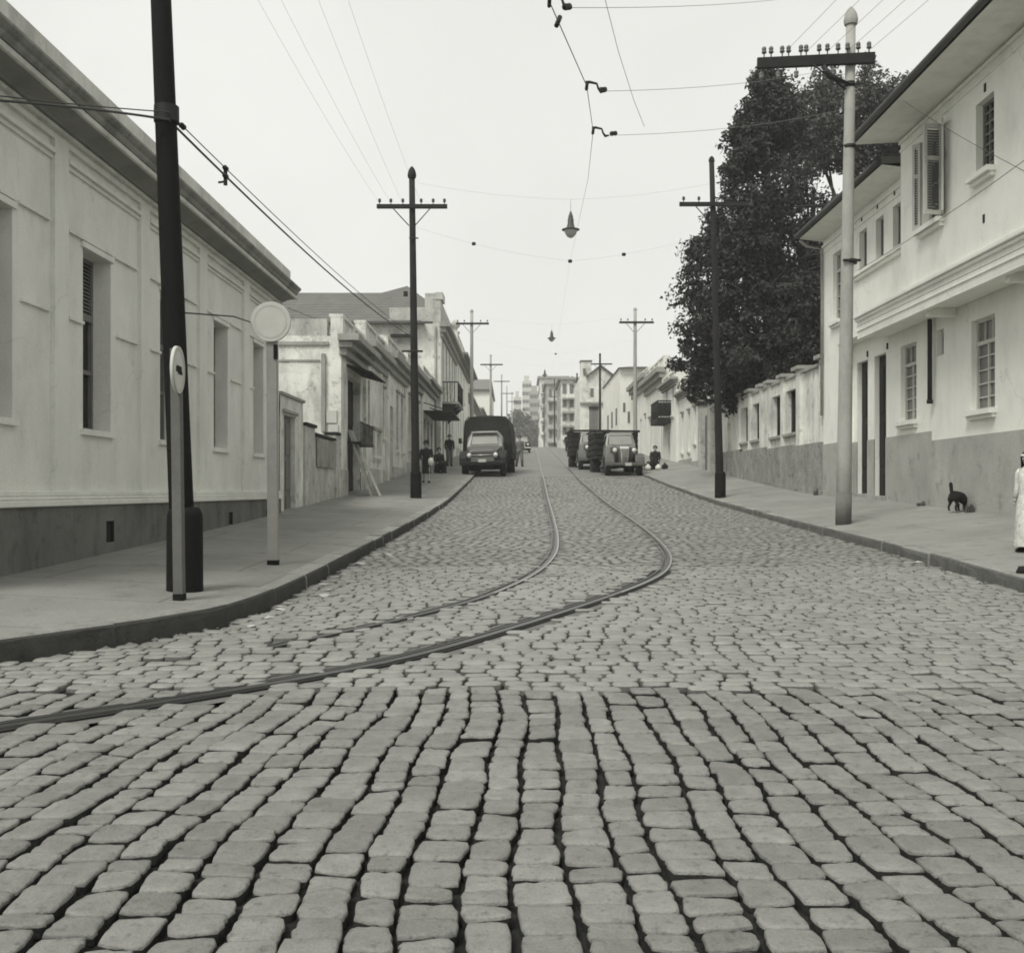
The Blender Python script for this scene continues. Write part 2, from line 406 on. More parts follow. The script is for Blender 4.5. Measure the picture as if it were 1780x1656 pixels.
        for (sc, dz) in rings:
            uu = ru[:,0]*sc; vv = ru[:,1]*sc
            w = np.stack([(1-uu)*(1-vv),(1+uu)*(1-vv),(1+uu)*(1+vv),(1-uu)*(1+vv)],0)/4
            x = X@w; yv = Y@w; z = zc@w
            if gk < 2: x = x+chip[0]*sc; yv = yv+chip[1]*sc
            wob = 1.0
            if gk == 0: dzj = RNG.normal(0,.0012,x.shape)
            else: dzj = 0
            allv.append(np.stack([x, yv, E(yv)+z+dz+dzj],-1))
        A = np.stack(allv,1).reshape(m, len(rings)*n, 3)
        base = len(V)
        V.extend(map(tuple, A.reshape(-1,3)))
        fl = []
        for k in range(len(rings)-1):
            for i in range(n): fl.append((k*n+i, k*n+(i+1)%n, (k+1)*n+(i+1)%n, (k+1)*n+i))
        top = tuple((len(rings)-1)*n+i for i in range(n))
        nv = len(rings)*n
        for s_ in range(m):
            o = base+s_*nv
            for f in fl: Fc.append([o+i for i in f])
            Fc.append([o+i for i in top])
        cnt = m*(len(fl)+1); Mi += ([1 if gk == 0 else 3]*n+[0 if gk == 0 else 4]*(len(fl)+1-n))*m; Sm += [True]*cnt
    mb2 = MB(); mb2.v = V; mb2.f = Fc; mb2.m = Mi; mb2.smooth = Sm
    o = struct('road', mb2, [M_sett, M_joint, M_roadf, M_jointb, M_settf], fix=False)
build_road()
def strip(mb, line, a, b, z, ymax=None):
    P = line; T = np.gradient(P, axis=0); T /= np.linalg.norm(T,axis=1)[:,None]; Nn = np.stack([T[:,1],-T[:,0]],1)
    A = P+Nn*a; B = P+Nn*b
    za = z if np.ndim(z) else (z, z)
    vs = []; dr = [float(np.interp(P[i,1],[7.6,8.8],[-.03,0])) if abs(P[0,1]-7.42) < .01 else 0 for i in range(len(P))]
    for i in range(len(P)): vs += [(A[i,0],A[i,1],E(A[i,1])+za[0]+dr[i]),(B[i,0],B[i,1],E(B[i,1])+za[1]+dr[i])]
    mb.add(vs, [(2*i,2*i+1,2*i+3,2*i+2) for i in range(len(P)-1)])
M_railb = mat('rail_glint', .34, .34, .2, 10, 0, .02, 60, .1, metal=.5, spec=.6)  # polished lip; its glint from the bend on is put into the pale colour
track = thing('tram_track', 'tram track of two grooved rails curving left out of the setted street', 'tram track', (0,20,E(20)))
for ln in (RAIL_L, RAIL_R):
    bed = MB(); strip(bed, ln, -.2, .2, -.016)
    if ln is RAIL_R: kk = int(np.argmax(ln[:,1] > 13.5)); bed.mi = 1; strip(bed, ln[:kk], -.125, .10, -.006); bed.mi = 0; 
    mb = MB(); mb.sm = True
    k0 = int(np.argmax(ln[:,1] > 11)); mb.mi = 1; strip(mb, ln[k0:], .028, .056, .0055); mb.mi = 0
    strip(mb, ln, -.012, .055, .004); strip(mb, ln, .055, .060, (.004,-.03)); strip(mb, ln, -.017, -.012, (-.03,.004))
    strip(mb, ln, -.048, -.017, -.03+.004); strip(mb, ln, -.052, -.048, (0,-.026)); strip(mb, ln, -.075, -.052, 0.0); strip(mb, ln, -.08, -.075, (-.03,0))
    r_ = obj('rail', mb, [M_rail, M_railb], track, fix=False)
    obj('rail_bed', bed, [M_bed, M_joint], r_, fix=False)
M_kerbf = mat('kerb_face_dark', .055, .95, .4, 5, .2, .5, 50, .3, .3); M_kerbr = mat('kerb_face', .13, .95, .4, 5, .3, .5, 50, .3, .4)  # front faces darker than the kerb tops, darkest on the left
def kerb(line, side, label, face):
    """granite kerb stones; side=+1 stone lies to the left of travel"""
    mb = MB(); d = np.concatenate([[0],np.cumsum(np.linalg.norm(np.diff(line,axis=0),axis=1))])
    s = 0.0
    def at(u): return np.array([np.interp(u,d,line[:,0]),np.interp(u,d,line[:,1])])
    while s < d[-1]-1 and s < 130:
        L = random.uniform(.75,1.35)
        p = at(s+.008); q = at(s+L-.008); t = (q-p)/np.linalg.norm(q-p); n = np.array([-t[1],t[0]])*side
        jz = random.gauss(0,.004); jo = random.gauss(0,.006)
        w = .24 if s < 60 else .2
        vs = []
        nsub = 4
        for k in range(nsub+1):
            c = at(s+.008+(L-.016)*k/nsub)+n*jo
            h = KH(c[1])+jz
            z = E(c[1])
            rz = random.gauss(0,.004)
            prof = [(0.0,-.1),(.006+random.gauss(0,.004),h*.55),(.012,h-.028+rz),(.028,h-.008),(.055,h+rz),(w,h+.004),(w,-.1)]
            for (a, b) in prof: vs.append((c[0]+n[0]*a, c[1]+n[1]*a, z+b))
        m = 7
        for i in range(m-1):
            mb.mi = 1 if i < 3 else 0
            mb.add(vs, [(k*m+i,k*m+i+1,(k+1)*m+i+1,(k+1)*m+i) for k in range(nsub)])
        mb.mi = 0; mb.add(vs, [tuple(range(m)),tuple(range(nsub*m,nsub*m+m))]); s += L
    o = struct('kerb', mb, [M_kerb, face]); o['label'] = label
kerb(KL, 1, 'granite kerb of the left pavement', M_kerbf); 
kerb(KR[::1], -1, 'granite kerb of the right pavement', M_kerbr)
def pavement(line, wallfn, side, cross, m, label):
    T = np.gradient(line,axis=0); T /= np.linalg.norm(T,axis=1)[:,None]; n = np.stack([-T[:,1],T[:,0]],1)*side
    mb = MB(); mb.sm = True; K = 5; vs = []
    for i in range(len(line)):
        a = line[i]+n[i]*.2; b = np.array(wallfn(i, line[i]))
        for k in range(K+1):
            t = k/K; p = a*(1-t)+b*t
            yy = line[i][1]
            vs.append((p[0],p[1],E(yy)+KH(yy)-.002+cross*t))
    mb.add(vs, [(i*(K+1)+k,i*(K+1)+k+1,(i+1)*(K+1)+k+1,(i+1)*(K+1)+k) for i in range(len(line)-1) for k in range(K)])
    o = struct('sidewalk', mb, m); o['label'] = label
def wl(i, p):
    if p[1] < 9.6:
        t = max(0,min(1,(9.6-p[1])/13.6)); return (-5.6-16*t, 9.6-10*t)
    return (-7.0, p[1])
def wr(i, p):
    if p[1] < 10 and p[0] > 5.25 : 
        t = max(0,min(1,(p[0]-5.25)/10)); return (9.5+10*t, 10-1.5*t)
    return (9.6, p[1])
pavement(KL, wl, 1, .19, M_walk, 'left pavement'); pavement(KR, wr, -1, .40, M_walkr, 'right pavement')
def GL(x, y):   # ground height on the left pavement
    a = kl(y)-.2; t = max(0,min(1,(a-x)/(a+7.0))); return E(y)+KH(y)-.006+.19*t
def GR(x, y):
    a = kr(y)+.2; t = max(0,min(1,(x-a)/(9.6-a))); return E(y)+KH(y)-.006+.40*t

# ------------------------------------------------------------------ building helpers
def facade(mb, side, X, y0, y1, z0, z1, ops, depth=.25):
    """wall along the street: side=+1 looks to +X (left row), -1 looks to -X (right row)"""
    ys = sorted({y0,y1}|{v for o in ops for v in (o[0],o[1])}); zs = sorted({z0,z1}|{v for o in ops for v in (o[2],o[3])})
    for j in range(len(zs)-1):
        for i in range(len(ys)-1):
            cy = (ys[i]+ys[i+1])/2; cz = (zs[j]+zs[j+1])/2
            if any(o[0] < cy < o[1] and o[2] < cz < o[3] for o in ops): continue
            mb.quad((X,ys[i],zs[j]),(X,ys[i+1],zs[j]),(X,ys[i+1],zs[j+1]),(X,ys[i],zs[j+1]))
    Xi = X-side*depth
    for (a,b,c,d) in [o[:4] for o in ops]:
        mb.quad((X,a,c),(Xi,a,c),(Xi,a,d),(X,a,d)); mb.quad((X,b,c),(Xi,b,c),(Xi,b,d),(X,b,d))
        mb.quad((X,a,c),(Xi,a,c),(Xi,b,c),(X,b,c)); mb.quad((X,a,d),(Xi,a,d),(Xi,b,d),(X,b,d))
def window(parent, side, X, a, b, c, d, depth=.2, style='sash', fm=None, gm=None, sill=None, sillm=None, name='window', nx=2, nz=3, thin=.028):
    """fills an opening; returns the frame part (pane, louvre and sill are its sub-parts)"""
    fm = fm or M_woodl; gm = gm or M_glass
    Xi = X-side*depth; t = .05
    fr = MB()
    def bx(m, y0, y1, z0, z1, w0=0.0, w1=.05): m.box(Xi+side*w0, Xi+side*w1, y0, y1, z0, z1)
    if style == 'door':
        bx(fr, a, b, c, d, 0, .03)
        w = (b-a)
        for k in range(2):
            ya = a+.05+k*w/2; yb = a+w/2*(k+1)-.05
            for (u0,u1) in ((.06,.32),(.37,.62),(.67,.94)):
                bx(fr, ya, yb, c+(d-c)*u0, c+(d-c)*u1, .034, .048)
        o = obj(name, fr, fm, parent)
    else:
        bx(fr, a, a+t, c, d); bx(fr, b-t, b, c, d); bx(fr, a+t, b-t, d-t, d); bx(fr, a+t, b-t, c, c+t)
        if style in ('sash','transom'):
            zt = c+(d-c)*.74
            bx(fr, a+t, b-t, zt-.035, zt+.035, 0, .06)
            bx(fr, (a+b)/2-.025, (a+b)/2+.025, c+t, zt-.035, 0, .045)
            for k in range(1, nz): z = c+(zt-c)*k/nz; bx(fr, a+t, b-t, z-thin/2, z+thin/2, .005, .035)
            for k in range(1, 3): y = a+(b-a)*k/3; bx(fr, y-thin/2, y+thin/2, zt+.035, d-t, .005, .035)
        elif style == 'grid':
            for k in range(1, nz): z = c+(d-c)*k/nz; bx(fr, a+t, b-t, z-thin/2, z+thin/2, .005, .035)
            for k in range(1, nx): y = a+(b-a)*k/nx; bx(fr, y-thin/2, y+thin/2, c+t, d-t, .008, .038)
        elif style == 'louvre':
            zt = c+(d-c)*.66
            bx(fr, a+t, b-t, zt-.04, zt+.04, 0, .06); zm = c+(zt-c)*.52; bx(fr, a+t, b-t, zm-.025, zm+.025, 0, .05)
            bx(fr, (a+b)/2-.02, (a+b)/2+.02, c+t, zm-.025, 0, .04); bx(fr, (a+b)/2-.02, (a+b)/2+.02, zm+.025, zt-.04, 0, .04)
        o = obj(name, fr, fm, parent)
        pn = MB(); bx(pn, a+.01, b-.01, c+.01, d-.01, -.03, -.004); obj('pane', pn, gm, o)
        if style == 'louvre':
            lv = MB(); n = 14
            for k in range(n):
                z = zt+.04+(d-t-zt-.04)*(k+.5)/n; h = (d-t-zt-.04)/n*.42
                lv.add([(Xi+side*.005,a+t,z+h),(Xi+side*.045,a+t,z-h),(Xi+side*.045,b-t,z-h),(Xi+side*.005,b-t,z+h),
                        (Xi+side*.005,a+t,z+h-.008),(Xi+side*.045,a+t,z-h-.008),(Xi+side*.045,b-t,z-h-.008),(Xi+side*.005,b-t,z+h-.008)],
                       [(0,1,2,3),(7,6,5,4),(1,5,6,2),(0,3,7,4),(0,4,5,1),(2,6,7,3)])
            obj('louvre', lv, fm, o)
    if sill:
        sb = MB(); sb.box(X-side*depth*.98, X+side*sill, a-.08, b+.08, c-.09, c-.001)
        sb.box(X, X+side*sill*.55, a-.05, b+.05, c-.16, c-.091)
        obj('sill', sb, sillm or M_trim, o)
    return o
def cornice(parent, side, X, y0, y1, steps, m, name='cornice', bev=.012):
    """steps: (z0,z1,proud)"""
    mb = MB()
    for (za, zb, p) in steps: mb.box(X-side*.05, X+side*p, y0-p*.6, y1+p*.6, za, zb-.002)
    return obj(name, mb, m, parent, bev)
def row_house(name, label, side, X, y0, y1, zt, zp, ops, wm, dado=None, dm=None, corn=(.32,.5), deep=9.0, roof=None, group=None, cm=None, far=False, rm=None, extra=None, pil=None):
    g = min(E(y0),E(y1))
    t = thing(name, label, 'house', (X, (y0+y1)/2, E((y0+y1)/2)+.1), 0, group)
    w = MB(); z0 = g-.4; Xb = X-side*deep
    facade(w, side, X, y0, y1, z0, zt, ops, .3)
    w.quad((X,y0,z0),(Xb,y0,z0),(Xb,y0,zt),(X,y0,zt)); w.quad((X,y1,z0),(Xb,y1,z0),(Xb,y1,zt),(X,y1,zt))
    w.quad((Xb,y0,z0),(Xb,y1,z0),(Xb,y1,zt),(Xb,y0,zt)); w.quad((X,y0,zt),(X,y1,zt),(Xb,y1,zt),(Xb,y0,zt))
    obj('wall', w, wm, t)
    if zp > zt:
        pb = MB(); pb.box(X-side*.3, X-side*.012, y0+.012, y1-.012, zt, zp); pb.box(X-side*.34, X+side*.05, y0+.005, y1-.005, zp, zp+.09)
        # short piers on the parapet
        n = max(2, int((y1-y0)/2.2))
        for k in range(n+1):
            y = y0+.18+(y1-y0-.36)*k/n; pb.box(X-side*.01, X+side*.045, y-.16, y+.16, zt+.02, zp-.003)
        obj('parapet', pb, wm, t)
    if corn:
        c0, c1 = corn
        cornice(t, side, X, y0+.02, y1-.02, [(zt-c0,zt-c0*.62,c1*.3),(zt-c0*.62,zt-c0*.3,c1*.62),(zt-c0*.3,zt+.03,c1)], cm or M_stone)
    if dado:
        db = MB(); ya = y0+.004
        cuts = [o for o in ops if o[2] < dado]
        edges = [ya]+[v for o in sorted(cuts) for v in (o[0],o[1])]+[y1-.004]
        for k in range(0, len(edges), 2):
            if edges[k+1]-edges[k] > .02:
                db = MB(); db.box(X-side*.01, X+side*.025, edges[k], edges[k+1], z0, dado); obj('dado', db, dm or M_dado, t)
    if pil:
        for (a, b) in pil:
            q = MB(); q.box(X-side*.01, X+side*.06, a, b, z0, zt-(corn[0] if corn else 0)-.003); obj('pilaster', q, wm, t)
    for o in ops:
        k = o[4] if len(o) > 4 else 'sash'
        if k == 'door': window(t, side, X, *o[:4], .24, 'door', M_wood, name='door')
        elif k == 'darkdoor': window(t, side, X, *o[:4], .27, 'door', M_woodd, name='door')
        elif k == 'shut': window(t, side, X, *o[:4], .16, 'grid', M_wood, M_wood, .1, nx=2, nz=2)
        else: window(t, side, X, *o[:4], .2, k, M_woodl, M_glass, .1)
        if k not in ('door','darkdoor') and not far:
            hb = MB(); hb.box(X-side*.02, X+side*.09, o[0]-.12, o[1]+.12, o[3]+.1, o[3]+.19); obj('hood_mould', hb, cm or M_stone, t)
    if roof:
        rz, = roof[:1]; r = MB(); yo0 = y0+.03; yo1 = y1-.03
        xa = X-side*.36; xm = X-side*deep/2; xb = Xb-side*.2
        zz = zt+.02
        r.add([(xa,yo0,zz),(xb,yo0,zz),(xm,yo0,zz+rz),(xa,yo1,zz),(xb,yo1,zz),(xm,yo1,zz+rz)], [(0,3,5,2),(1,2,5,4),(0,2,1),(3,4,5),(0,1,4,3)])
        obj('roof', r, rm or M_tile, t)
    return t

# ------------------------------------------------------------------ left corner building
def left_building():
    X = -5.1; y0, y1 = 8.8, 22.45
    t = thing('rendered_building', 'long pale rendered building with panelled bays and heavy cornice on the left corner', 'building', (X,(y0+y1)/2,E(15)+.2))
    bays = [(9.36,11.66),(12.02,14.31),(14.65,16.94),(17.33,19.64),(20.06,22.12)]
    wy = [(9.93,10.78),(12.52,13.37),(15.2,16.05),(17.86,18.71),(20.5,21.3)]
    zs, ze = EYE+.73, EYE+2.86
    w = MB()
    Xp = X-.05
    # piers and frieze as the front plane, bays recessed
    zb, ztop = EYE-.02, EYE+3.86
    front = [(b0,b1,zb,ztop) for b0,b1 in bays]
    facade(w, 1, X, y0, y1, -.3, EYE+4.32, front, .05)
    for (b0,b1),(a,b) in zip(bays,wy): facade(w, 1, Xp, b0, b1, zb, ztop, [(a,b,zs,ze)], .34)
    Xb = X-11
    w.quad((X,y0,-.3),(Xb,y0,-.3),(Xb,y0,EYE+4.32),(X,y0,EYE+4.32)); w.quad((X,y1,-.3),(Xb,y1,-.3),(Xb,y1,EYE+4.32),(X,y1,EYE+4.32))
    w.quad((Xb,y0,-.3),(Xb,y1,-.3),(Xb,y1,EYE+4.32),(Xb,y0,EYE+4.32)); w.quad((X,y0,EYE+4.32),(X,y1,EYE+4.32),(Xb,y1,EYE+4.32),(Xb,y0,EYE+4.32))
    obj('wall', w, M_left, t)
    # shadow mould along the top of each bay, string lines
    for (b0,b1),(a,b) in zip(bays,wy):
        m = MB(); m.box(Xp-.01, Xp+.07, b0+.003, b1-.003, ztop-.17, ztop-.12); m.box(Xp-.01, Xp+.03, b0+.003, b1-.003, ztop-.22, ztop-.172); obj('moulding', m, M_left, t)
        for zz in (EYE+2.94, EYE+1.95):
            for (u0,u1) in (((b0+.06,b+.02),(b+.10,b1-.06)) if zz > EYE+2.5 else ((b0+.06,a-.03),(b+.16,b1-.06))):
                m = MB(); m.box(Xp-.01, Xp+.035, u0, u1, zz, zz+.035); obj('moulding', m, M_left, t)
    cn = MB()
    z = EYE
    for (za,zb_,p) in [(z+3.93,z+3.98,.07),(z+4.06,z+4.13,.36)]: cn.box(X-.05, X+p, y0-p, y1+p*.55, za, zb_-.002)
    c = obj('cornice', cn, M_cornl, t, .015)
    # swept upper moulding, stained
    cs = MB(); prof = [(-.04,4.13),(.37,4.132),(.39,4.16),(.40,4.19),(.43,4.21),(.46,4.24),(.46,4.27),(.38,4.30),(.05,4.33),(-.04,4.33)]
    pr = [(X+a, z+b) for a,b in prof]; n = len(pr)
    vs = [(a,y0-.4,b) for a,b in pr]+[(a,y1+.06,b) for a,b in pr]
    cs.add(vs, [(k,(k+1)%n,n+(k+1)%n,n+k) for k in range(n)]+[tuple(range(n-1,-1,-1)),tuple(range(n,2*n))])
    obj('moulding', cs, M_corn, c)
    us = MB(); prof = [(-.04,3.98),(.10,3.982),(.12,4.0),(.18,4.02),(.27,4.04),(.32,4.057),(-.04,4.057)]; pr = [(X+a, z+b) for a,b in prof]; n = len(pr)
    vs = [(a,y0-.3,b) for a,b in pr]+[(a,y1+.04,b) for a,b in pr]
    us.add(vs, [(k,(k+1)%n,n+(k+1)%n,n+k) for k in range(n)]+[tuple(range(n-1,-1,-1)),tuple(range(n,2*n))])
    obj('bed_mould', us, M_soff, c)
    pb = MB(); pb.box(X-.28, X+.28, y0+.02, y1-.15, z+4.335, z+4.60); obj('parapet', pb, M_cornl, t, .01)
    pl = MB(); vents = [13.1,15.75,18.55,21.25]
    vo = [(v-.13,v+.13,EYE-.63,EYE-.37) for v in vents]
    facade(pl, 1, X+.05, y0-.05, y1-.003, -.3, EYE-.17, vo, .2)
    pl.quad((X+.05,y0-.05,EYE-.17),(X+.05,y1-.003,EYE-.17),(X-.02,y1-.003,EYE-.17),(X-.02,y0-.05,EYE-.17)); pl.quad((X+.05,y0-.05,-.3),(X-3,y0-.05,-.3),(X-3,y0-.05,EYE-.17),(X+.05,y0-.05,EYE-.17))
    pl.quad((X+.05,y1-.003,-.3),(X-.02,y1-.003,-.3),(X-.02,y1-.003,EYE-.17),(X+.05,y1-.003,EYE-.17))
    p = obj('plinth', pl, M_leftbase, t)
    for v in vents:
        vb = MB(); vb.quad((X+.006,v-.129,EYE-.629),(X+.006,v+.129,EYE-.629),(X+.006,v+.129,EYE-.371),(X+.006,v-.129,EYE-.371)); vb.add([(X+.045,v-.129,EYE-.629),(X+.045,v+.129,EYE-.629),(X+.006,v+.129,EYE-.629),(X+.006,v-.129,EYE-.629),(X+.045,v-.129,EYE-.371),(X+.045,v+.129,EYE-.371),(X+.006,v+.129,EYE-.371),(X+.006,v-.129,EYE-.371)],[(0,1,2,3),(4,7,6,5),(0,3,7,4),(1,5,6,2),(2,6,7,3)])
        obj('vent', vb, M_dark, t)  # dark lining puts the shade of the recess into the vent colour
    pm = MB(); pm.box(X-.05, X+.085, y0-.08, y1-.004, EYE-.168, EYE-.10); pm.box(X-.05, X+.06, y0-.06, y1-.004, EYE-.098, EYE-.06); pm.box(X-.05, X+.03, y0-.03, y1-.004, EYE-.058, EYE+.0)
    obj('base_mould', pm, M_left, t, .012)
    for (a,b) in wy:
        o = window(t, 1, Xp, a, b, zs, ze, .27, 'louvre', M_wood, M_glass)
        sb = MB(); sb.box(Xp-.28, Xp+.05, a-.06, b+.06, zs-.07, zs-.001); obj('sill', sb, M_left, o)
        lb = MB(); lb.box(Xp-.01, Xp+.03, a-.06, b+.06, ze+.002, ze+.07); obj('lintel', lb, M_left, o)
left_building()

# ------------------------------------------------------------------ left row beyond
def yard_walls():
    X = -5.15
    t = thing('yard_wall', 'pale stained yard wall with a tall grey doorway beside the corner building', 'wall', (X,24,GL(X,24)))
    w = MB(); op = [(23.15,24.3,.4,3.02)]
    facade(w, 1, X, 22.78, 25.2, .3, 3.42, op, .16); w.box(X-.34, X-.3, 22.8, 25.2, .3, 3.41)
    w.quad((X,25.2,.3),(X-.3,25.2,.3),(X-.3,25.2,3.42),(X,25.2,3.42)); w.quad((X,22.78,3.42),(X,25.2,3.42),(X-.3,25.2,3.42),(X-.3,22.78,3.42))
    obj('wall', w, M_old, t)
    c = MB(); c.box(X-.34, X+.05, 22.79, 25.24, 3.423, 3.49); c.box(X-.02, X+.06, 23.0, 24.45, 3.06, 3.13); obj('coping', c, M_stone, t, .01)
    window(t, 1, X, *op[0], .14, 'door', M_wood, name='door')
    t = thing('low_wall', 'low weathered wall with dark coping between the doorway and the stained house', 'wall', (X,27.6,GL(X,27.6)))
    w = MB(); w.box(X-.22, X, 26.5, 29.9, .4, 2.72); w.box(X-.26, X+.05, 25.25, 26.4, .4, 2.9); w.box(X-.26, X+.05, 29.45, 29.93, .4, 2.9)
    obj('wall', w, M_old2, t, .01)
    c = MB(); c.box(X-.28, X+.1, 25.22, 26.45, 2.902, 2.98); c.box(X-.24, X+.06, 26.46, 29.4, 2.725, 2.80); c.box(X-.28, X+.1, 29.42, 29.96, 2.902, 2.98); obj('coping', c, M_woodd, t, .01)
    mb = MB()
    for k in range(5): mb.box(X+.02, X+.055, 26.75+k*.52, 27.25+k*.52, PZ(813,28.3), PZ(766,28.3))
    obj('wooden_panel', mb, M_board, t)
yard_walls()
hA = row_house('row_house', 'stained pale corner house with projecting cornice and dark tall doorway', 1, -5.06, 30, 34.2, 5.72, 6.25,
    [(31.15,33.6,.6,4.75,'darkdoor')], M_old, 1.95, M_old2, (.55,.55), 10, (1.2,))
def extras_A():
    X = -5.06
    p = MB(); p.box(PX(560,30)-.01, PX(566,30), 29.9, 29.996, PZ(750,30), PZ(615,30)); obj('downpipe', p, M_stone, hA)
    b = MB(); b.box(-12, X-.35, 29.94, 29.998, PZ(600,30), PZ(594,30)); b.box(-12, X-.6, 29.965, 29.998, PZ(628,30), PZ(625,30)); obj('moulding', b, M_stone, hA)
    s = MB(); s.box(-12, X-.4, 30.02, 30.3, 5.72, 6.2); obj('parapet', s, M_old2, hA)
    c = MB(); c.add([(X,30.9,PZ(636,31)),(X,34.0,PZ(636,31)),(X+.75,34.0,PZ(636,31)-.22),(X+.75,30.9,PZ(636,31)-.22),
                     (X,30.9,PZ(636,31)+.05),(X,34.0,PZ(636,31)+.05),(X+.75,34.0,PZ(636,31)-.17),(X+.75,30.9,PZ(636,31)-.17)],
                    [(0,1,2,3),(7,6,5,4),(0,3,7,4),(1,5,6,2),(3,2,6,7)]); obj('canopy', c, M_woodd, hA)
    n = MB(); n.box(X-.42, X-.12, 29.95, 29.995, PZ(735,30), PZ(713,30)); n.box(X-.36, X-.08, 29.96, 29.995, PZ(757,30), PZ(738,30)); obj('notice', n, M_discw, hA)
    # balcony rail of ironwork before the doors
    r = MB(); zb = PZ(738,32)
    r.box(X+.02, X+.42, 31.0, 33.6, zb-.62, zb-.55)
    for k in range(14): r.cyl((X+.4,31.05+k*.19,zb-.55),(X+.4,31.05+k*.19,zb),.012,n=5)
    r.box(X+.38, X+.42, 31.0, 33.6, zb, zb+.03)
    obj('balcony_rail', r, M_iron, hA)
    # leaning boards
    for (ya, dx, label, m, w_) in ((31.3,.95,'pale plank leaning on the doorway of the stained corner house',M_woodl,.2),(30.9,.75,'dark board leaning beside the pale plank',M_board,.45)):
        zb = GL(X+dx,ya); mb = MB()
        mb.add([(X+dx,ya,zb),(X+dx,ya+w_,zb),(X+.05,ya+w_+.2,zb+1.95),(X+.05,ya+.2,zb+1.95),(X+dx-.05,ya,zb-.0),(X+dx-.05,ya+w_,zb),(X+.0,ya+w_+.2,zb+1.95),(X+.0,ya+.2,zb+1.95)],
               [(0,1,2,3),(7,6,5,4),(0,4,5,1),(2,6,7,3),(1,5,6,2),(0,3,7,4)])
        single('plank', mb, m, label, 'plank', (X+dx,ya,zb))
extras_A()
def opsB(ys, z0, z1, k): return [(a,a+w_,z0,z1,k) for a,w_ in ys]
hB = row_house('row_house', 'low white stained house with paired small basement windows and moulded parapet', 1, -5.03, 34.24, 39.5, 6.15, 6.75,
    [(34.7,35.5,3.3,5.0,'shut'),(36.1,36.8,2.55,3.35,'sash'),(37.3,38.0,2.55,3.35,'sash'),(38.5,39.2,3.3,5.0,'shut')], M_old, 2.1, M_old2, (.6,.42), 10, (1.2,), pil=[(34.26,34.6),(38.05,38.35)])
hC = row_house('row_house', 'white stained house with tall door and shuttered windows behind the near left pole', 1, -4.98, 39.54, 46, 6.45, 7.05,
    [(40.6,41.6,1.3,4.6,'door'),(42.6,43.4,3.0,5.2,'shut'),(44.3,45.1,3.0,5.2,'shut')], M_old, 2.3, M_old2, (.65,.45), 10, (1.2,), pil=[(39.6,39.95),(45.5,45.9)])
hD = row_house('row_house', 'narrow white house with deep cornice between the pole and the tiled building', 1, -4.93, 46.04, 52.5, 6.75, 7.3,
    [(46.8,47.7,3.2,5.5,'shut'),(48.8,49.7,1.6,5.2,'darkdoor'),(50.8,51.7,3.2,5.5,'shut')], M_old, 2.6, M_old2, (.7,.5), 10, (1.2,))
hE = row_house('shop_house', 'low shop house with dark openings and a dark awning against the tiled building', 1, -4.85, 52.54, 59.9, 7.0, 7.5,
    [(53.2,54.4,1.9,5.0,'darkdoor'),(55.2,56.4,1.9,5.0,'darkdoor'),(57.4,58.6,1.9,5.0,'darkdoor')], M_old, 2.9, M_old2, (.6,.5), 10, (1.2,))
aw = MB()
for k in range(2):
    aw.box(-4.84, -3.4, 53.0+k*3.4, 56.2+k*3.4, 5.28-.02*k, 5.36-.02*k)
    aw.cyl((-3.45,53.1+k*3.4,5.3),(-4.84,53.1+k*3.4,5.75),.025,n=5)
obj('awning', aw, M_woodd, hE)
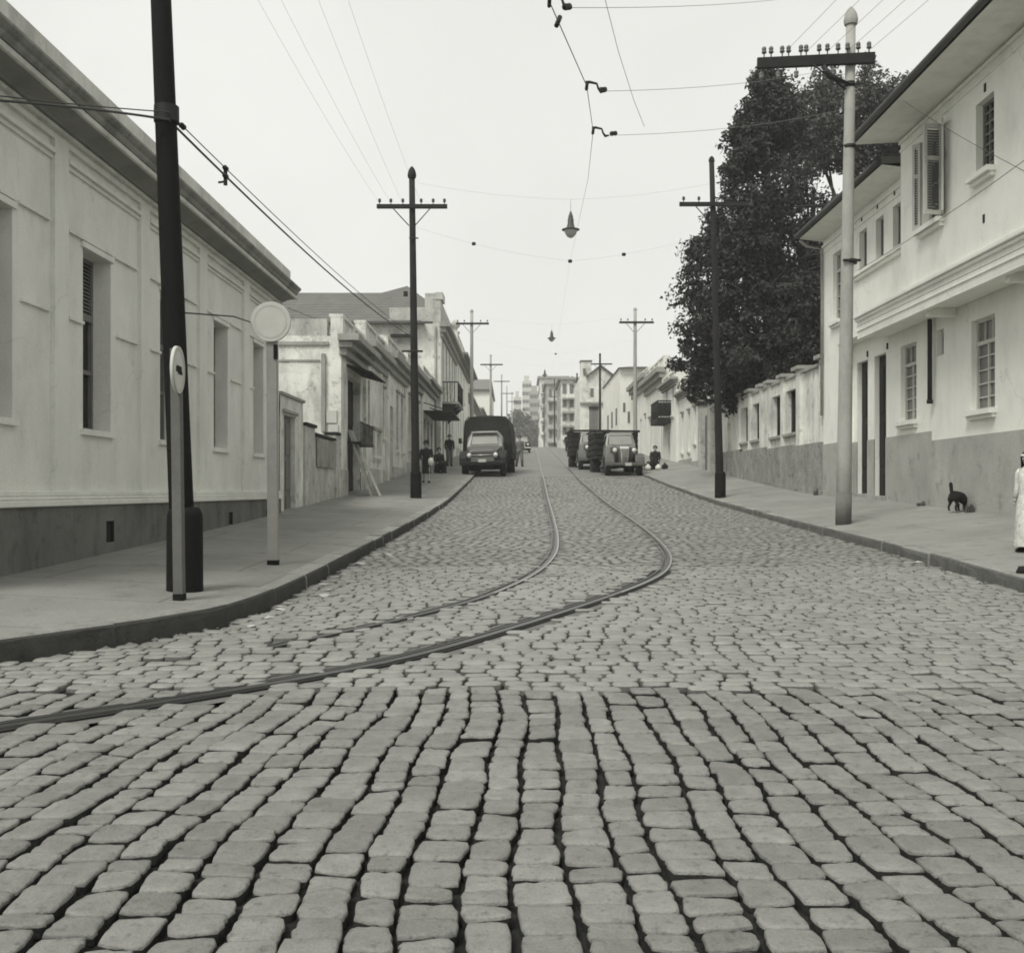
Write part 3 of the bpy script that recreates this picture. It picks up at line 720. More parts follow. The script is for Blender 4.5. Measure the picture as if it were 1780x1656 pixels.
def tall_left():
    X = -4.5; y0, y1 = 60, 74; ze = PZ(562,60); 
    t = thing('townhouse', 'tall white two storey building with brown tiled hip roof over the low left houses', 'house', (X,67,E(67)))
    w = MB(); ops = []
    ops += [(a,a+1.2,3.0,6.3,'darkdoor') for a in (61.2,64,66.8,69.6)] + [(a,a+1.1,7.4,10.0,'sash') for a in (61.2,64,66.8,69.6,72)]
    facade(w, 1, X, y0, y1, 1.5, ze, ops, .3); Xb = -26
    w.quad((X,y0,1.5),(Xb,y0,1.5),(Xb,y0,ze),(X,y0,ze)); w.quad((X,y1,1.5),(Xb,y1,1.5),(Xb,y1,ze),(X,y1,ze)); w.quad((Xb,y0,1.5),(Xb,y1,1.5),(Xb,y1,ze),(Xb,y0,ze)); w.quad((X,y0,ze),(X,y1,ze),(Xb,y1,ze),(Xb,y0,ze))
    obj('wall', w, M_old, t)
    for o in ops:
        if o[4] == 'darkdoor': window(t, 1, X, *o[:4], .24, 'door', M_woodd, name='door')
        else: window(t, 1, X, *o[:4], .2, 'sash', M_woodl, M_glass, .12)
    # roof A: hip, eave along y0
    xl, xr = -25.5, -7.4; yr = 66.5; zr = PZ(509,66.5)
    r = MB(); e0 = y0-.55
    za = ze-.05
    r.add([(xl-1,e0,za),(X-.9,e0,za),(X-.9,y1,za),(xl-1,y1,za),(PX(516,yr),yr,zr),(PX(672,yr),yr,zr)], [(0,1,5,4),(1,2,5),(2,3,4,5),(3,0,4),(0,3,2,1)])
    rf = obj('roof', r, M_tile, t)
    r2 = MB(); yp = 72.5; zp = PZ(497,yp); xp = PX(708,yp)
    r2.add([(xp-4.2,66,za+2.0),(X-.6,66,za+1.9),(X-.6,yp+6,za+1.9),(xp-4.2,yp+6,za+2.0),(xp,yp,zp)], [(0,1,4),(1,2,4),(2,3,4),(3,0,4),(0,3,2,1)])
    obj('roof', r2, M_tile, t)
    g = MB(); g.box(xl, X-.4, e0-.09, e0, za-.06, za+.06); obj('gutter', g, M_gut, rf)
    # stained parapet and cornice at the street end
    p = MB(); p.box(X-.3, X-.01, y0+.02, y1, ze, ze+1.35); p.box(X-2.9, X-.302, y0+.02, y0+.32, ze, ze+.9); p.box(X-.9, X-.303, y0+.019, y0+.5, ze+.9, ze+1.7)
    p.box(X-.34, X+.12, y0-.03, y0+1.6, ze+1.352, ze+1.75); obj('parapet', p, M_old2, t)
    cornice(t, 1, X, y0, y1, [(ze-.75,ze-.5,.12),(ze-.5,ze-.22,.3),(ze-.22,ze+.03,.55)], M_stone)
    # dormer-like hooded box and pipe on the side wall
    h = MB(); h.box(PX(680,60), PX(722,60), y0-.35, y0-.003, PZ(587,60), PZ(582,60)); obj('hood_mould', h, M_woodd, t)
    h = MB(); h.box(PX(690,60), PX(716,60), y0-.1, y0-.004, PZ(622,60), PZ(590,60)); obj('window', h, M_stone, t)
    h = MB(); h.cyl((PX(757,60),y0-.08,ze-.2),(PX(757,60),y0-.08,3),.06,n=8); obj('downpipe', h, M_stone, t)
    # iron balcony
    b = MB(); zf = PZ(703,63); b.box(X, X+.95, 61.0, 66.2, zf-.12, zf)
    bo = obj('balcony', b, M_stone, t)
    r = MB()
    for k in range(26): r.cyl((X+.9,61.05+k*.2,zf),(X+.9,61.05+k*.2,zf+1.1),.022,n=5)
    for k in range(5): r.cyl((X+.1+k*.2,61.05,zf),(X+.1+k*.2,61.05,zf+1.1),.022,n=5)
    r.box(X+.87, X+.93, 61.0, 66.2, zf+1.1, zf+1.16); r.box(X, X+.868, 61.02, 61.08, zf+1.1, zf+1.16); r.box(X+.875, X+.925, 61.0, 66.2, zf+.5, zf+.53)
    obj('railing', r, M_iron, bo)
    for yy in (61.2,63.5,65.8):
        k = MB(); k.add([(X,yy,zf-.12),(X+.85,yy,zf-.12),(X,yy,zf-1.0),(X,yy+.16,zf-.12),(X+.85,yy+.16,zf-.12),(X,yy+.16,zf-1.0)],[(0,1,2),(3,5,4),(1,4,5,2),(0,3,4,1)]); obj('bracket', k, M_iron, bo)
tall_left()
hG = row_house('townhouse', 'tall white house with shaped parapet beyond the tiled building on the left', 1, -4.45, 74.1, 90, PZ(638,78)+.5, PZ(592,78), 
    [(75.5,76.7,4,7.4,'darkdoor'),(78.5,79.7,4,7.4,'darkdoor'),(82,83.2,4,7.4,'darkdoor'),(75.5,76.6,8.2,10.2,'sash'),(79,80.1,8.2,10.2,'sash'),(83,84.1,8.2,10.2,'sash')], M_white, 4.4, M_old2, (.5,.8), 8, None, far=True, cm=M_soff)  # overhang shade put into the dark cornice colour
o = MB(); zz = PZ(592,78); o.lathe((-4.6,75.2,zz+.09),[(.3,0),(.32,.12),(.14,.2),(.12,.3),(.3,.5),(.34,.7),(.2,.9),(.05,1.0)],10); obj('finial', o, M_old2, hG)
hH = row_house('row_house', 'plain low house far along the left side behind the covered truck', 1, -4.6, 90.2, 118, 9.6, 10.2, [(93,94.2,5,8,'darkdoor'),(97,98.2,5.5,8,'sash'),(101,102.2,5,8,'darkdoor'),(106,107.2,5.5,8,'sash')], M_old, None, None, (.5,.5), 9, (1.6,), far=True)
hI = row_house('row_house', 'low house with sloping dark roof past the far left poles', 1, -4.6, 118.3, 137, 10.6, 10.6, [(121,122.2,6.2,9.3,'darkdoor'),(126,127.2,6.8,9.2,'sash'),(131,132.2,6.2,9.3,'darkdoor')], M_old2, None, None, (.5,.5), 9, (1.8,), far=True)
def far_gable():
    y0 = 140; X = PX(853,y0); t = thing('townhouse', 'white block with flat brown tiled roof seen between the far left poles', 'house', (X,145,E(145)))
    w = MB(); zt = PZ(680,y0); w.box(PX(800,y0), X, y0, 156, 5, zt); obj('wall', w, M_white, t)
    r = MB(); r.box(PX(798,y0), X+.2, y0-.4, 156.4, zt, zt+.25); xa, xb = PX(798,y0), X+.2
    r.add([(xa,y0-.4,zt+.25),(xb,y0-.4,zt+.25),(xb,156.4,zt+.25),(xa,156.4,zt+.25),(xa+.2,148,zt+2.4),(xb-.3,148,zt+2.4)],[(0,1,5,4),(1,2,5),(2,3,4,5),(3,0,4)])
    obj('roof', r, M_tile2, t)
    for k in range(4):
        d = MB(); d.box(X-.02, X+.03, 141+k*3.6, 142.2+k*3.6, 10, 12); obj('window', d, M_farw, t)
far_gable()

# ------------------------------------------------------------------ right near house
def right_house():
    H = lambda h: EYE+h
    Xg, Xl, Xo = 8.45, 8.05, 7.75
    t = thing('white_house', 'large white two storey house with wide eaves and grey dado on the right pavement', 'house', (Xg,20,GR(8.5,20)))
    zs, zf, zm = H(3.48), H(3.60), H(3.94)
    yN = 9.0; yC = 28.3; yR = 27.0; yT = 21.7; yF = 24.5
    w = MB()
    gops = [(24.6,25.42,.4,H(3.2),'door'),(25.9,26.72,.4,H(3.2),'door'),(22.72,23.66,H(1.52),H(3.2),'win'),(21.25,21.6,H(2.72),H(3.25),'small'),(18.96,19.95,H(1.48),H(3.17),'win'),(15.4,16.4,H(1.48),H(3.17),'win'),(12.2,13.2,H(1.48),H(3.17),'win')]
    facade(w, -1, Xg, yN, yR, .2, H(3.7), gops, .26)
    # flush far part, both floors
    lops = [(26.95+.05,27.65,H(1.3),H(3.1),'win')]
    facade(w, -1, Xl, yR, yC, .2, H(3.7), [], .2)
    w.quad((Xl,yR,.2),(Xg,yR,.2),(Xg,yR,H(3.7)),(Xl,yR,H(3.7)))
    uops = [(24.75,25.3,H(5.22),H(6.13),'small'),(23.6,24.13,H(5.22),H(6.13),'small'),(22.5,23.02,H(5.22),H(6.13),'small'),(26.72,27.42,H(4.32),H(6.08),'tallw')]
    facade(w, -1, Xl, yT, yC, H(3.7), H(6.75), uops, .2)
    w.quad((Xl,yT,H(3.7)),(Xl,yR,H(3.7)),(Xg+.3,yR,H(3.7)),(Xg+.3,yT,H(3.7)))
    tops = [(17.42,18.12,H(5.32),H(6.55),'small'),(19.52,20.55,H(5.02),H(6.72),'shutw'),(14.6,15.4,H(5.2),H(6.55),'small'),(11.5,12.5,H(5.02),H(6.72),'small')]
    facade(w, -1, Xo, yN, yT, zm, H(7.2), tops, .22)
    w.quad((Xo,yT,zm),(Xl+.1,yT,zm),(Xl+.1,yT,H(7.2)),(Xo,yT,H(7.2)))
    Xb = 20
    w.quad((Xg,yN,.2),(Xb,yN,.2),(Xb,yN,H(7.2)),(Xg,yN,H(7.2))); w.quad((Xl,yC,.2),(Xb,yC,.2),(Xb,yC,H(6.75)),(Xl,yC,H(6.75))); w.quad((Xb,yN,.2),(Xb,yC,.2),(Xb,yC,H(6.75)),(Xb,yN,H(6.75)))
    obj('wall', w, M_white, t)
    # projecting floor: fascia and soffit
    f = MB(); f.box(Xo, Xg-.02, yN, yF, zs+.06, zm-.003); f.box(Xo-.0, Xo+.14, yN, yF, zs, zs+.058)
    fo = obj('ledge', f, M_white, t)
    m = MB(); m.box(Xo-.10, Xo+.02, yN-.1, yF+.06, zm, zm+.09); m.box(Xo-.05, Xo+.02, yN-.1, yF+.03, zm-.07, zm-.002); m.box(Xo-.025, Xo+.01, yN, yF+.012, zs+.16, zs+.2)
    obj('moulding', m, M_white, fo, .015)
    for yy in (10.5,13.9,17.2,20.6):
        b = MB(); b.box(Xo+.15, Xg-.003, yy, yy+.16, zs-.10, zs+.058); obj('beam', b, M_white, fo, .01)
    # dado
    for (xa_,ya_,yb_,h_) in ((Xg-.035,yN+.003,21.86,1.03),(Xg-.02,21.862,24.6,1.23),(Xg-.02,25.42,25.9,1.23),(Xg-.02,26.72,yR-.002,1.23),(Xl-.02,yR-.012,yC,1.23)):
        d = MB(); d.box(xa_, xa_+.03, ya_, yb_, .2, H(h_)); obj('dado', d, M_dado, t)
    d = MB(); d.box(Xl+.012, Xg-.022, yR-.02, yR-.001, .2, H(1.228)); obj('dado', d, M_dado, t)
    wp = MB(); wp.box(Xg-.012, Xg+.01, yN+.004, 21.86, H(1.032), H(3.4)); 
    for o in gops:
        if o[4] == 'door':
            window(t, -1, Xg, o[0], o[1], o[2], o[3], .15, 'door', M_dark, name='door')
            st = MB(); zg = GR(Xg,(o[0]+o[1])/2); st.box(Xg-.06, Xg+.24, o[0]-.04, o[1]+.04, zg-.1, zg+.09); obj('doorstep', st, M_stone, t, .01)
        elif o[4] == 'win': window(t, -1, Xg, *o[:4], .145, 'transom', M_woodl, M_glassl, .14, nz=5)
        else: window(t, -1, Xg, *o[:4], .14, 'grid', M_woodl, M_glass, nx=1, nz=2)
    for o in uops+tops:
        X = Xo if o in tops else Xl
        if o[4] == 'small' and X == Xo: window(t, -1, X, *o[:4], .17, 'grid', M_wood, M_glass, .16, nx=3, nz=7)
        elif o[4] == 'small': window(t, -1, X, *o[:4], .17, 'grid', M_wood, M_glass, None, nx=2, nz=6)
        elif o[4] == 'tallw': window(t, -1, X, *o[:4], .14, 'transom', M_woodl, M_glassl, .12, nz=4)
        else:
            wo = window(t, -1, X, *o[:4], .18, 'transom', M_woodl, M_dark, .16, nz=3)
            def leaf(hy, wd, ang, z0, z1):
                mb = MB()
                mb.box(0,-wd,-.02,.02,z0,z0+.08); mb.box(0,-wd,-.02,.02,z1-.08,z1); mb.box(0,-.06,-.02,.02,z0+.08,z1-.08); mb.box(-wd+.06,-wd,-.02,.02,z0+.08,z1-.08)
                zm_ = z0+(z1-z0)*.62; mb.box(-.06,-wd+.06,-.02,.02,zm_-.04,zm_+.04)
                lv = MB(); n = 30
                for k in range(n):
                    z = z0+.1+(z1-z0-.2)*k/n; lv.add([(-.06,-.014,z+.03),(-wd+.06,-.014,z+.03),(-wd+.06,.014,z),(-.06,.014,z)],[(0,1,2,3)])
                Mx = Matrix.Translation((X-.02, hy, 0)) @ Matrix.Rotation(ang, 4, 'Z')
                so = obj('shutter', mb.xform(Mx), M_woodl, wo); obj('louvre', lv.xform(Mx), M_wood, so)
            leaf(o[0], .36, math.radians(8), H(5.06), H(6.72)); leaf(o[0]-.02, .34, math.radians(68), H(5.06), H(6.72)); leaf(o[1], .2, math.radians(-62), H(5.06), H(6.72))
    ss = MB(); ss.box(Xl-.13, Xl+.02, 22.0, 25.6, H(5.08), H(5.16)); ss.box(Xl-.08, Xl+.02, 22.0, 25.55, H(5.0), H(5.078)); obj('long_sill', ss, M_white, t, .01)
    fr = MB()
    for (X,a,b_,hh) in ((Xl,yT+.06,yC,6.28),(Xo,yN,yT,6.88)): fr.box(X-.03, X+.01, a, b_-.004, H(hh), H(hh)+.05); fr.box(X-.05, X+.01, a, b_-.006, H(hh)+.16, H(hh)+.22)
    obj('frieze_mould', fr, M_white, t)
    for (X,y,z) in ((Xo,17.75,6.72),(Xo,17.8,4.55),(Xl,24.0,6.42),(Xl,25.1,6.42),(Xl,22.9,6.42),(Xo,13.2,4.6),(Xg-.01,25.9,3.33),(Xg-.01,24.5,3.33)):
        v = MB(); v.box(X-.012, X+.01, y-.035, y+.035, H(z)-.07, H(z)+.07); obj('vent', v, M_dark, t)
    # eaves
    def eave(xe, xw, ya, yb, ze, zw, top):
        s = MB(); s.add([(xe,ya,ze),(xe,yb,ze),(xw+.05,yb,zw),(xw+.05,ya,zw)],[(0,1,2,3)]); s.add([(xe,yb,ze),(xw+.05,yb,zw),(xw+.05,yb,zw+.25),(xe,yb,ze+.10)],[(0,1,2,3)])
        so = obj('soffit', s, M_trim, t)
        r = MB(); xr = 14.2; zr = top
        r.add([(xe-.02,ya,ze+.02),(xe-.02,yb+.04,ze+.02),(xe-.02,ya,ze+.14),(xe-.02,yb+.04,ze+.14),(xr,ya,zr),(xr,yb-2.2,zr),(20.5,ya,ze+.14),(20.5,yb+.04,ze+.14)],
              [(0,1,3,2),(2,3,5,4),(4,5,7,6),(3,7,5),(0,2,4,6)])
        ro = obj('roof', r, M_tile, t)
        gg = MB(); gg.tube([(xe-.07,ya,ze+.07),(xe-.07,(ya+yb)/2,ze+.07),(xe-.07,yb+.03,ze+.07)], .065, 10); obj('gutter', gg, M_gut, ro)
    eave(6.84, Xo, yN, yT+.15, H(7.1), H(7.15), H(10.2)); eave(7.42, Xl, yT+.16, yC+.05, H(6.70), H(6.62), H(8.6))
    dp = MB(); dp.tube([(7.42,yC-.0,H(6.66)),(7.6,yC,H(6.5)),(Xl-.06,yC-.06,H(6.4)),(Xl-.06,yC-.06,H(2.0))], .04, 8); obj('downpipe', dp, M_stone, t)
    dp = MB(); dp.tube([(Xg-.1,21.72,zs+.02),(Xg-.1,21.72,H(1.8))], .05, 8); dp.cyl((Xg-.1,21.72,H(1.86)),(Xg-.1,21.72,H(1.78)),.065,n=8); obj('downpipe', dp, M_woodd, t)
right_house()

# ------------------------------------------------------------------ garden wall on the right
def garden_wall():
    X = 8.1; zt = EYE+3.35
    t = thing('garden_wall', 'white garden wall with capped piers, barred openings and rough stained base under the dark tree', 'wall', (X,36,GR(X,36)))
    ops = [(31.0,32.45,EYE+1.72,EYE+3.02),(32.85,34.25,EYE+1.72,EYE+3.0),(35.75,37.1,EYE+1.75,EYE+3.0),(37.55,38.9,EYE+1.75,EYE+3.0)]
    w = MB(); facade(w, -1, X, 28.36, 43.8, .4, zt, ops, .3); w.quad((X,28.36,zt),(X,43.8,zt),(X+.4,43.8,zt),(X+.4,28.36,zt)); 
    w.quad((X+.4,28.36,.4),(X+.4,43.8,.4),(X+.4,43.8,EYE+1.6),(X+.4,28.36,EYE+1.6)); w.quad((X,43.8,.4),(X+.4,43.8,.4),(X+.4,43.8,zt),(X,43.8,zt))
    obj('wall', w, M_old, t)
    pr = MB(); cp = MB()
    for (a,b,h) in ((28.4,28.6,3.52),(30.55,31.0,3.48),(32.45,32.85,3.45),(34.25,34.6,3.45),(35.4,35.75,3.45),(37.1,37.55,3.45),(38.9,39.3,3.45),(41.2,41.6,3.45),(43.4,43.8,3.45)):
        pr.box(X-.09, X+.02, a, b, EYE+.2, EYE+h); cp.box(X-.2, X+.42, a-.14, b+.14, EYE+h+.002, EYE+h+.11)
    obj('pier', pr, M_old, t, .01); 
    cp.box(X-.1, X+.42, 28.3, 30.4, zt+.002, zt+.09); cp.box(X-.06, X+.41, 31.2, 43.2, zt+.002, zt+.08); obj('coping', cp, M_stone, t, .01)
    ys = [28.37,31,34.6,38.9,43.79]
    for a,b in zip(ys[:-1],ys[1:]):
        d = MB(); d.box(X-.11, X+.01, a, b, .4, EYE+1.30+.02*(a-28)); obj('dado', d, M_dadod, t)
    for (a,b,c,e) in ops:
        g = MB(); g.box(X+.2, X+.22, a, b, c, e)
        for k in range(9): g.cyl((X+.15,a+.1+(b-a-.2)*k/8,c),(X+.15,a+.1+(b-a-.2)*k/8,e),.018,n=5)
        obj('shutter', g, M_woodd, t)
        s = MB(); s.box(X-.12, X+.28, a-.05, b+.05, c-.09, c-.002); obj('sill', s, M_stone, t, .01)
garden_wall()
gp = thing('gate_pier', 'grey gate pier with dark cap at the end of the garden wall', 'gate pier', (7.95,45,GR(8,45)))
m_ = MB(); m_.box(7.8,8.4,43.9,44.5,1.5,5.0); m_.box(7.8,8.4,46.3,46.9,1.5,5.1); obj('pier', m_, M_old2, gp, .01)
m_ = MB(); m_.box(7.7,8.5,43.85,44.6,5.0,5.15); m_.box(7.7,8.5,46.2,46.95,5.1,5.25); obj('cap', m_, M_woodd, gp, .01)
m_ = MB(); m_.box(8.05,8.1,44.5,46.3,1.8,4.4)
for k in range(9): m_.box(8.0,8.05,44.52+k*.2,44.56+k*.2,1.8,4.6)
obj('gate', m_, M_wood, gp)
row_house('row_house', 'low white house with one tall dark window next to the gate pier', -1, 8.2, 47.0, 51.0, PZ(684,49), PZ(676,49), [(48.2,48.8,3.4,5.4,'darkdoor'),(49.7,50.3,3.6,5.2,'sash')], M_white, PZ(800,49), M_dado, (.3,.25), 9, (1.2,))
row_house('row_house', 'low white house with straight hood over two narrow windows', -1, 8.25, 51.04, 55.6, PZ(678,53), PZ(664,53), [(51.8,52.4,3.3,5.2,'sash'),(53.9,54.5,3.3,5.2,'sash')], M_white, PZ(798,53), M_dado, (.3,.3), 9, (1.2,))
rB = row_house('row_house', 'white house with an iron balcony over the right pavement', -1, 8.15, 55.64, 61, PZ(664,58), PZ(652,58), [(56.6,57.3,5.4,7.0,'shut'),(59,59.7,5.4,7.0,'shut'),(58,58.8,2.6,4.6,'darkdoor')], M_white, None, None, (.35,.35), 9, (1.2,))
def balcony_right():
    b = MB(); X = 8.15; zf = PZ(727,58.5); b.box(X-.75, X, 57.6, 60.6, zf-.3, zf); bo = obj('balcony', b, M_woodd, rB)
    r = MB()
    for k in range(16): r.cyl((X-.72,57.65+k*.19,zf),(X-.72,57.65+k*.19,zf+.85),.022,n=5)
    for k in range(5): r.cyl((X-.1-k*.15,57.63,zf),(X-.1-k*.15,57.63,zf+.85),.022,n=5)
    r.box(X-.75,X-.69,57.6,60.6,zf+.85,zf+.92); r.box(X-.69,X,57.6,57.66,zf+.85,zf+.92); r.box(X-.73,X-.71,57.6,60.6,zf+.05,zf+.8); r.box(X-.7,X,57.64,57.66,zf+.05,zf+.8)
    obj('railing', r, M_iron, bo)
balcony_right()
row_house('row_house', 'white house with stepped cornices and gabled parapet left of the iron balcony', -1, 8.25, 61.04, 70, PZ(652,65), PZ(634,65), [(62.2,63.2,3.4,5.9,'shut'),(64.8,65.8,3.0,5.9,'darkdoor'),(67.4,68.4,3.4,5.9,'shut')], M_white, None, None, (.9,.5), 9, (1.6,))
row_house('row_house', 'white house with dark moulded window heads further up the right side', -1, 8.45, 70.04, 80, PZ(660,74), PZ(650,74), [(71.4,72.4,3.8,6.4,'shut'),(74.4,75.4,3.6,6.4,'darkdoor'),(77.4,78.4,3.8,6.4,'shut')], M_white, None, None, (.9,.5), 9, (1.6,))
def right_far():
    t = thing('townhouse', 'white walled block with dark flat hip roof rising behind the parked trucks', 'house', (8.4,86,E(86)))
    w = MB(); y0 = 81; zt = PZ(640,y0); w.box(PX(1077,y0), 20, y0, 97, 3, zt); obj('wall', w, M_white, t)
    r = MB(); xa = PX(1074,y0)
    r.add([(xa,y0-.5,zt),(20.4,y0-.5,zt),(20.4,97.4,zt),(xa,97.4,zt),(xa+1.6,88,zt+.95),(18,88,zt+.95)],[(0,1,5,4),(1,2,5),(2,3,4,5),(3,0,4),(0,3,2,1)]); obj('roof', r, M_tile, t)
    wd = [(1083,1087,700,716),(1091,1095,715,735)]
    for (a,b,c,d) in wd:
        m = MB(); m.box(PX(a,y0),PX(b,y0),y0-.03,y0+.05,PZ(d,y0),PZ(c,y0)); obj('window', m, M_wood, t)
    for k in range(3):
        m = MB(); m.box(PX(1077,y0)-.03,PX(1077,y0)+.02,83+k*4,84.2+k*4,PZ(735,y0),PZ(705,y0)); obj('window', m, M_farw, t)
    # two storey house facing down the street, with tower
    y0 = 102; t = thing('townhouse', 'two storey house with gable, small square tower and three ground floor doorways facing the trucks', 'house', (8,105,E(105)))
    xa, xb = PX(1008,y0), PX(1078,y0); zt = PZ(655,y0); z0 = 4.5
    w = MB(); w.box(xa, xb, y0, 112, z0, zt); w.add([(PX(1022,y0),y0,zt),(PX(1066,y0),y0,zt),(PX(1044,y0),y0,PZ(637,y0)),(PX(1022,y0),y0+6,zt),(PX(1066,y0),y0+6,zt),(PX(1044,y0),y0+6,PZ(637,y0))],[(0,1,2),(3,5,4),(0,2,5,3),(1,4,5,2)])
    w.box(PX(1010,y0), PX(1029,y0), y0+.5, y0+2.0, zt, PZ(627,y0)); obj('wall', w, M_old, t)
    r = MB(); r.box(PX(1009,y0),PX(1030,y0),y0+.4,y0+2.1,PZ(627,y0),PZ(625,y0))
    for sgn in (-1,1):
        xe = PX(1044+sgn*25,y0); r.add([(xe,y0-.3,zt-.15),(PX(1044,y0),y0-.3,PZ(636,y0)),(PX(1044,y0),y0+6.2,PZ(636,y0)),(xe,y0+6.2,zt-.15),(xe,y0-.3,zt+.1),(PX(1044,y0),y0-.3,PZ(634,y0)),(PX(1044,y0),y0+6.2,PZ(634,y0)),(xe,y0+6.2,zt+.1)],[(0,1,2,3),(7,6,5,4),(0,4,5,1),(2,6,7,3),(0,3,7,4)])
    obj('roof', r, M_tile2, t)
    for (a,b) in ((1024,1040),(1050,1064),(1068,1077)):
        m = MB(); m.box(PX(a,y0),PX(b,y0),y0-.04,y0+.1,PZ(765,y0),PZ(711,y0)); d_ = obj('door', m, M_wood, t)
        m = MB(); m.box(PX(a,y0)-.02,PX(b,y0)+.02,y0-.14,y0-.03,PZ(711,y0),PZ(706,y0)); obj('lintel', m, M_dark, d_)
    for (a,b,c,d) in ((1026,1032,675,690),(1054,1060,676,690),(1014,1018,640,650)):
        m = MB(); m.box(PX(a,y0),PX(b,y0),y0-.03,y0+.6,PZ(d,y0),PZ(c,y0)); obj('window', m, M_wood, t)
    m = MB(); m.box(xa,xb,y0-.25,y0-.002,PZ(702,y0),PZ(699,y0)); obj('moulding', m, M_stone, t)
    sp = [('townhouse','grey white house with roof terrace beyond the tower house',132,975,1012,660,(6.,),M_old),('townhouse','pale three storey house with stacked balconies closing the street',168,950,990,668,(7.5,),M_old2),('apartment_block','square pale block with roof parapet on the skyline over the street end',205,938,988,658,(8.,),M_old)]
    for (nm,lb,y0,pa,pb,pt,(zb,),mm) in sp:
        t = thing(nm, lb, 'building', (PX((pa+pb)/2,y0),y0+5,E(y0+5)))
        w = MB(); w.box(PX(pa,y0),PX(pb,y0),y0,y0+14,zb,PZ(pt,y0)); obj('wall', w, mm, t)
        m = MB(); m.box(PX(pa,y0)-.4,PX(pb,y0)+.2,y0-.5,y0+14.3,PZ(pt,y0),PZ(pt-4,y0)); obj('roof', m, M_stone, t)
        nr = max(2,int((770-pt)/24)); nc = max(2,int((pb-pa)/11))
        for r_ in range(nr):
            zc = PZ(pt+14+r_*24,y0)
            m = MB(); m.box(PX(pa,y0)+.2,PX(pb,y0)-.2,y0-.8,y0-.003,zc-1.5,zc-1.3); obj('balcony', m, M_stone, t)
            for c_ in range(nc):
                xc = PX(pa+(pb-pa)*(c_+.5)/nc,y0); m = MB(); m.box(xc-.24,xc+.24,y0-.05,y0+.1,zc-.7,zc+.5); obj('window', m, M_wood, t)
        for r_ in range(nr):
            for c_ in range(3):
                zc = PZ(pt+14+r_*24,y0); m = MB(); m.box(PX(pa,y0)-.05,PX(pa,y0)+.05,y0+1.5+c_*4,y0+2.7+c_*4,zc-1.0,zc+.5); obj('window', m, M_wood, t)
right_far()
def far_blocks():
    for (y0,pa,pb,pt,lb,mm) in ((430,908,924,662,'pale hazy tower block on the skyline at the end of the street',M_far),(400,921,938,680,'grey hazy tower block right of the pale one at the street end',M_farg),(380,893,906,690,'faint lower pale block left of the pale tower',M_far),(350,1000,1030,668,'distant pale block behind the tower house',M_far)):
        t = thing('apartment_block', lb, 'apartment block', (PX((pa+pb)/2,y0),y0+8,E(y0)))
        w = MB(); zt = PZ(pt,y0); w.box(PX(pa,y0),PX(pb,y0),y0,y0+14,5,zt); w.box(PX(pa+3,y0),PX(pb-4,y0),y0+3,y0+9,zt,zt+2.4); obj('wall', w, mm, t)
        n = int((zt-14)/3.2); nc = 3
        for r in range(n):
            for c in range(nc):
                xc = PX(pa+(pb-pa)*(c+.5)/nc,y0); m = MB(); m.box(xc-.55,xc+.55,y0-.06,y0+.1,zt-2.6-r*3.2,zt-1.2-r*3.2); obj('window', m, M_farw, t)
far_blocks()

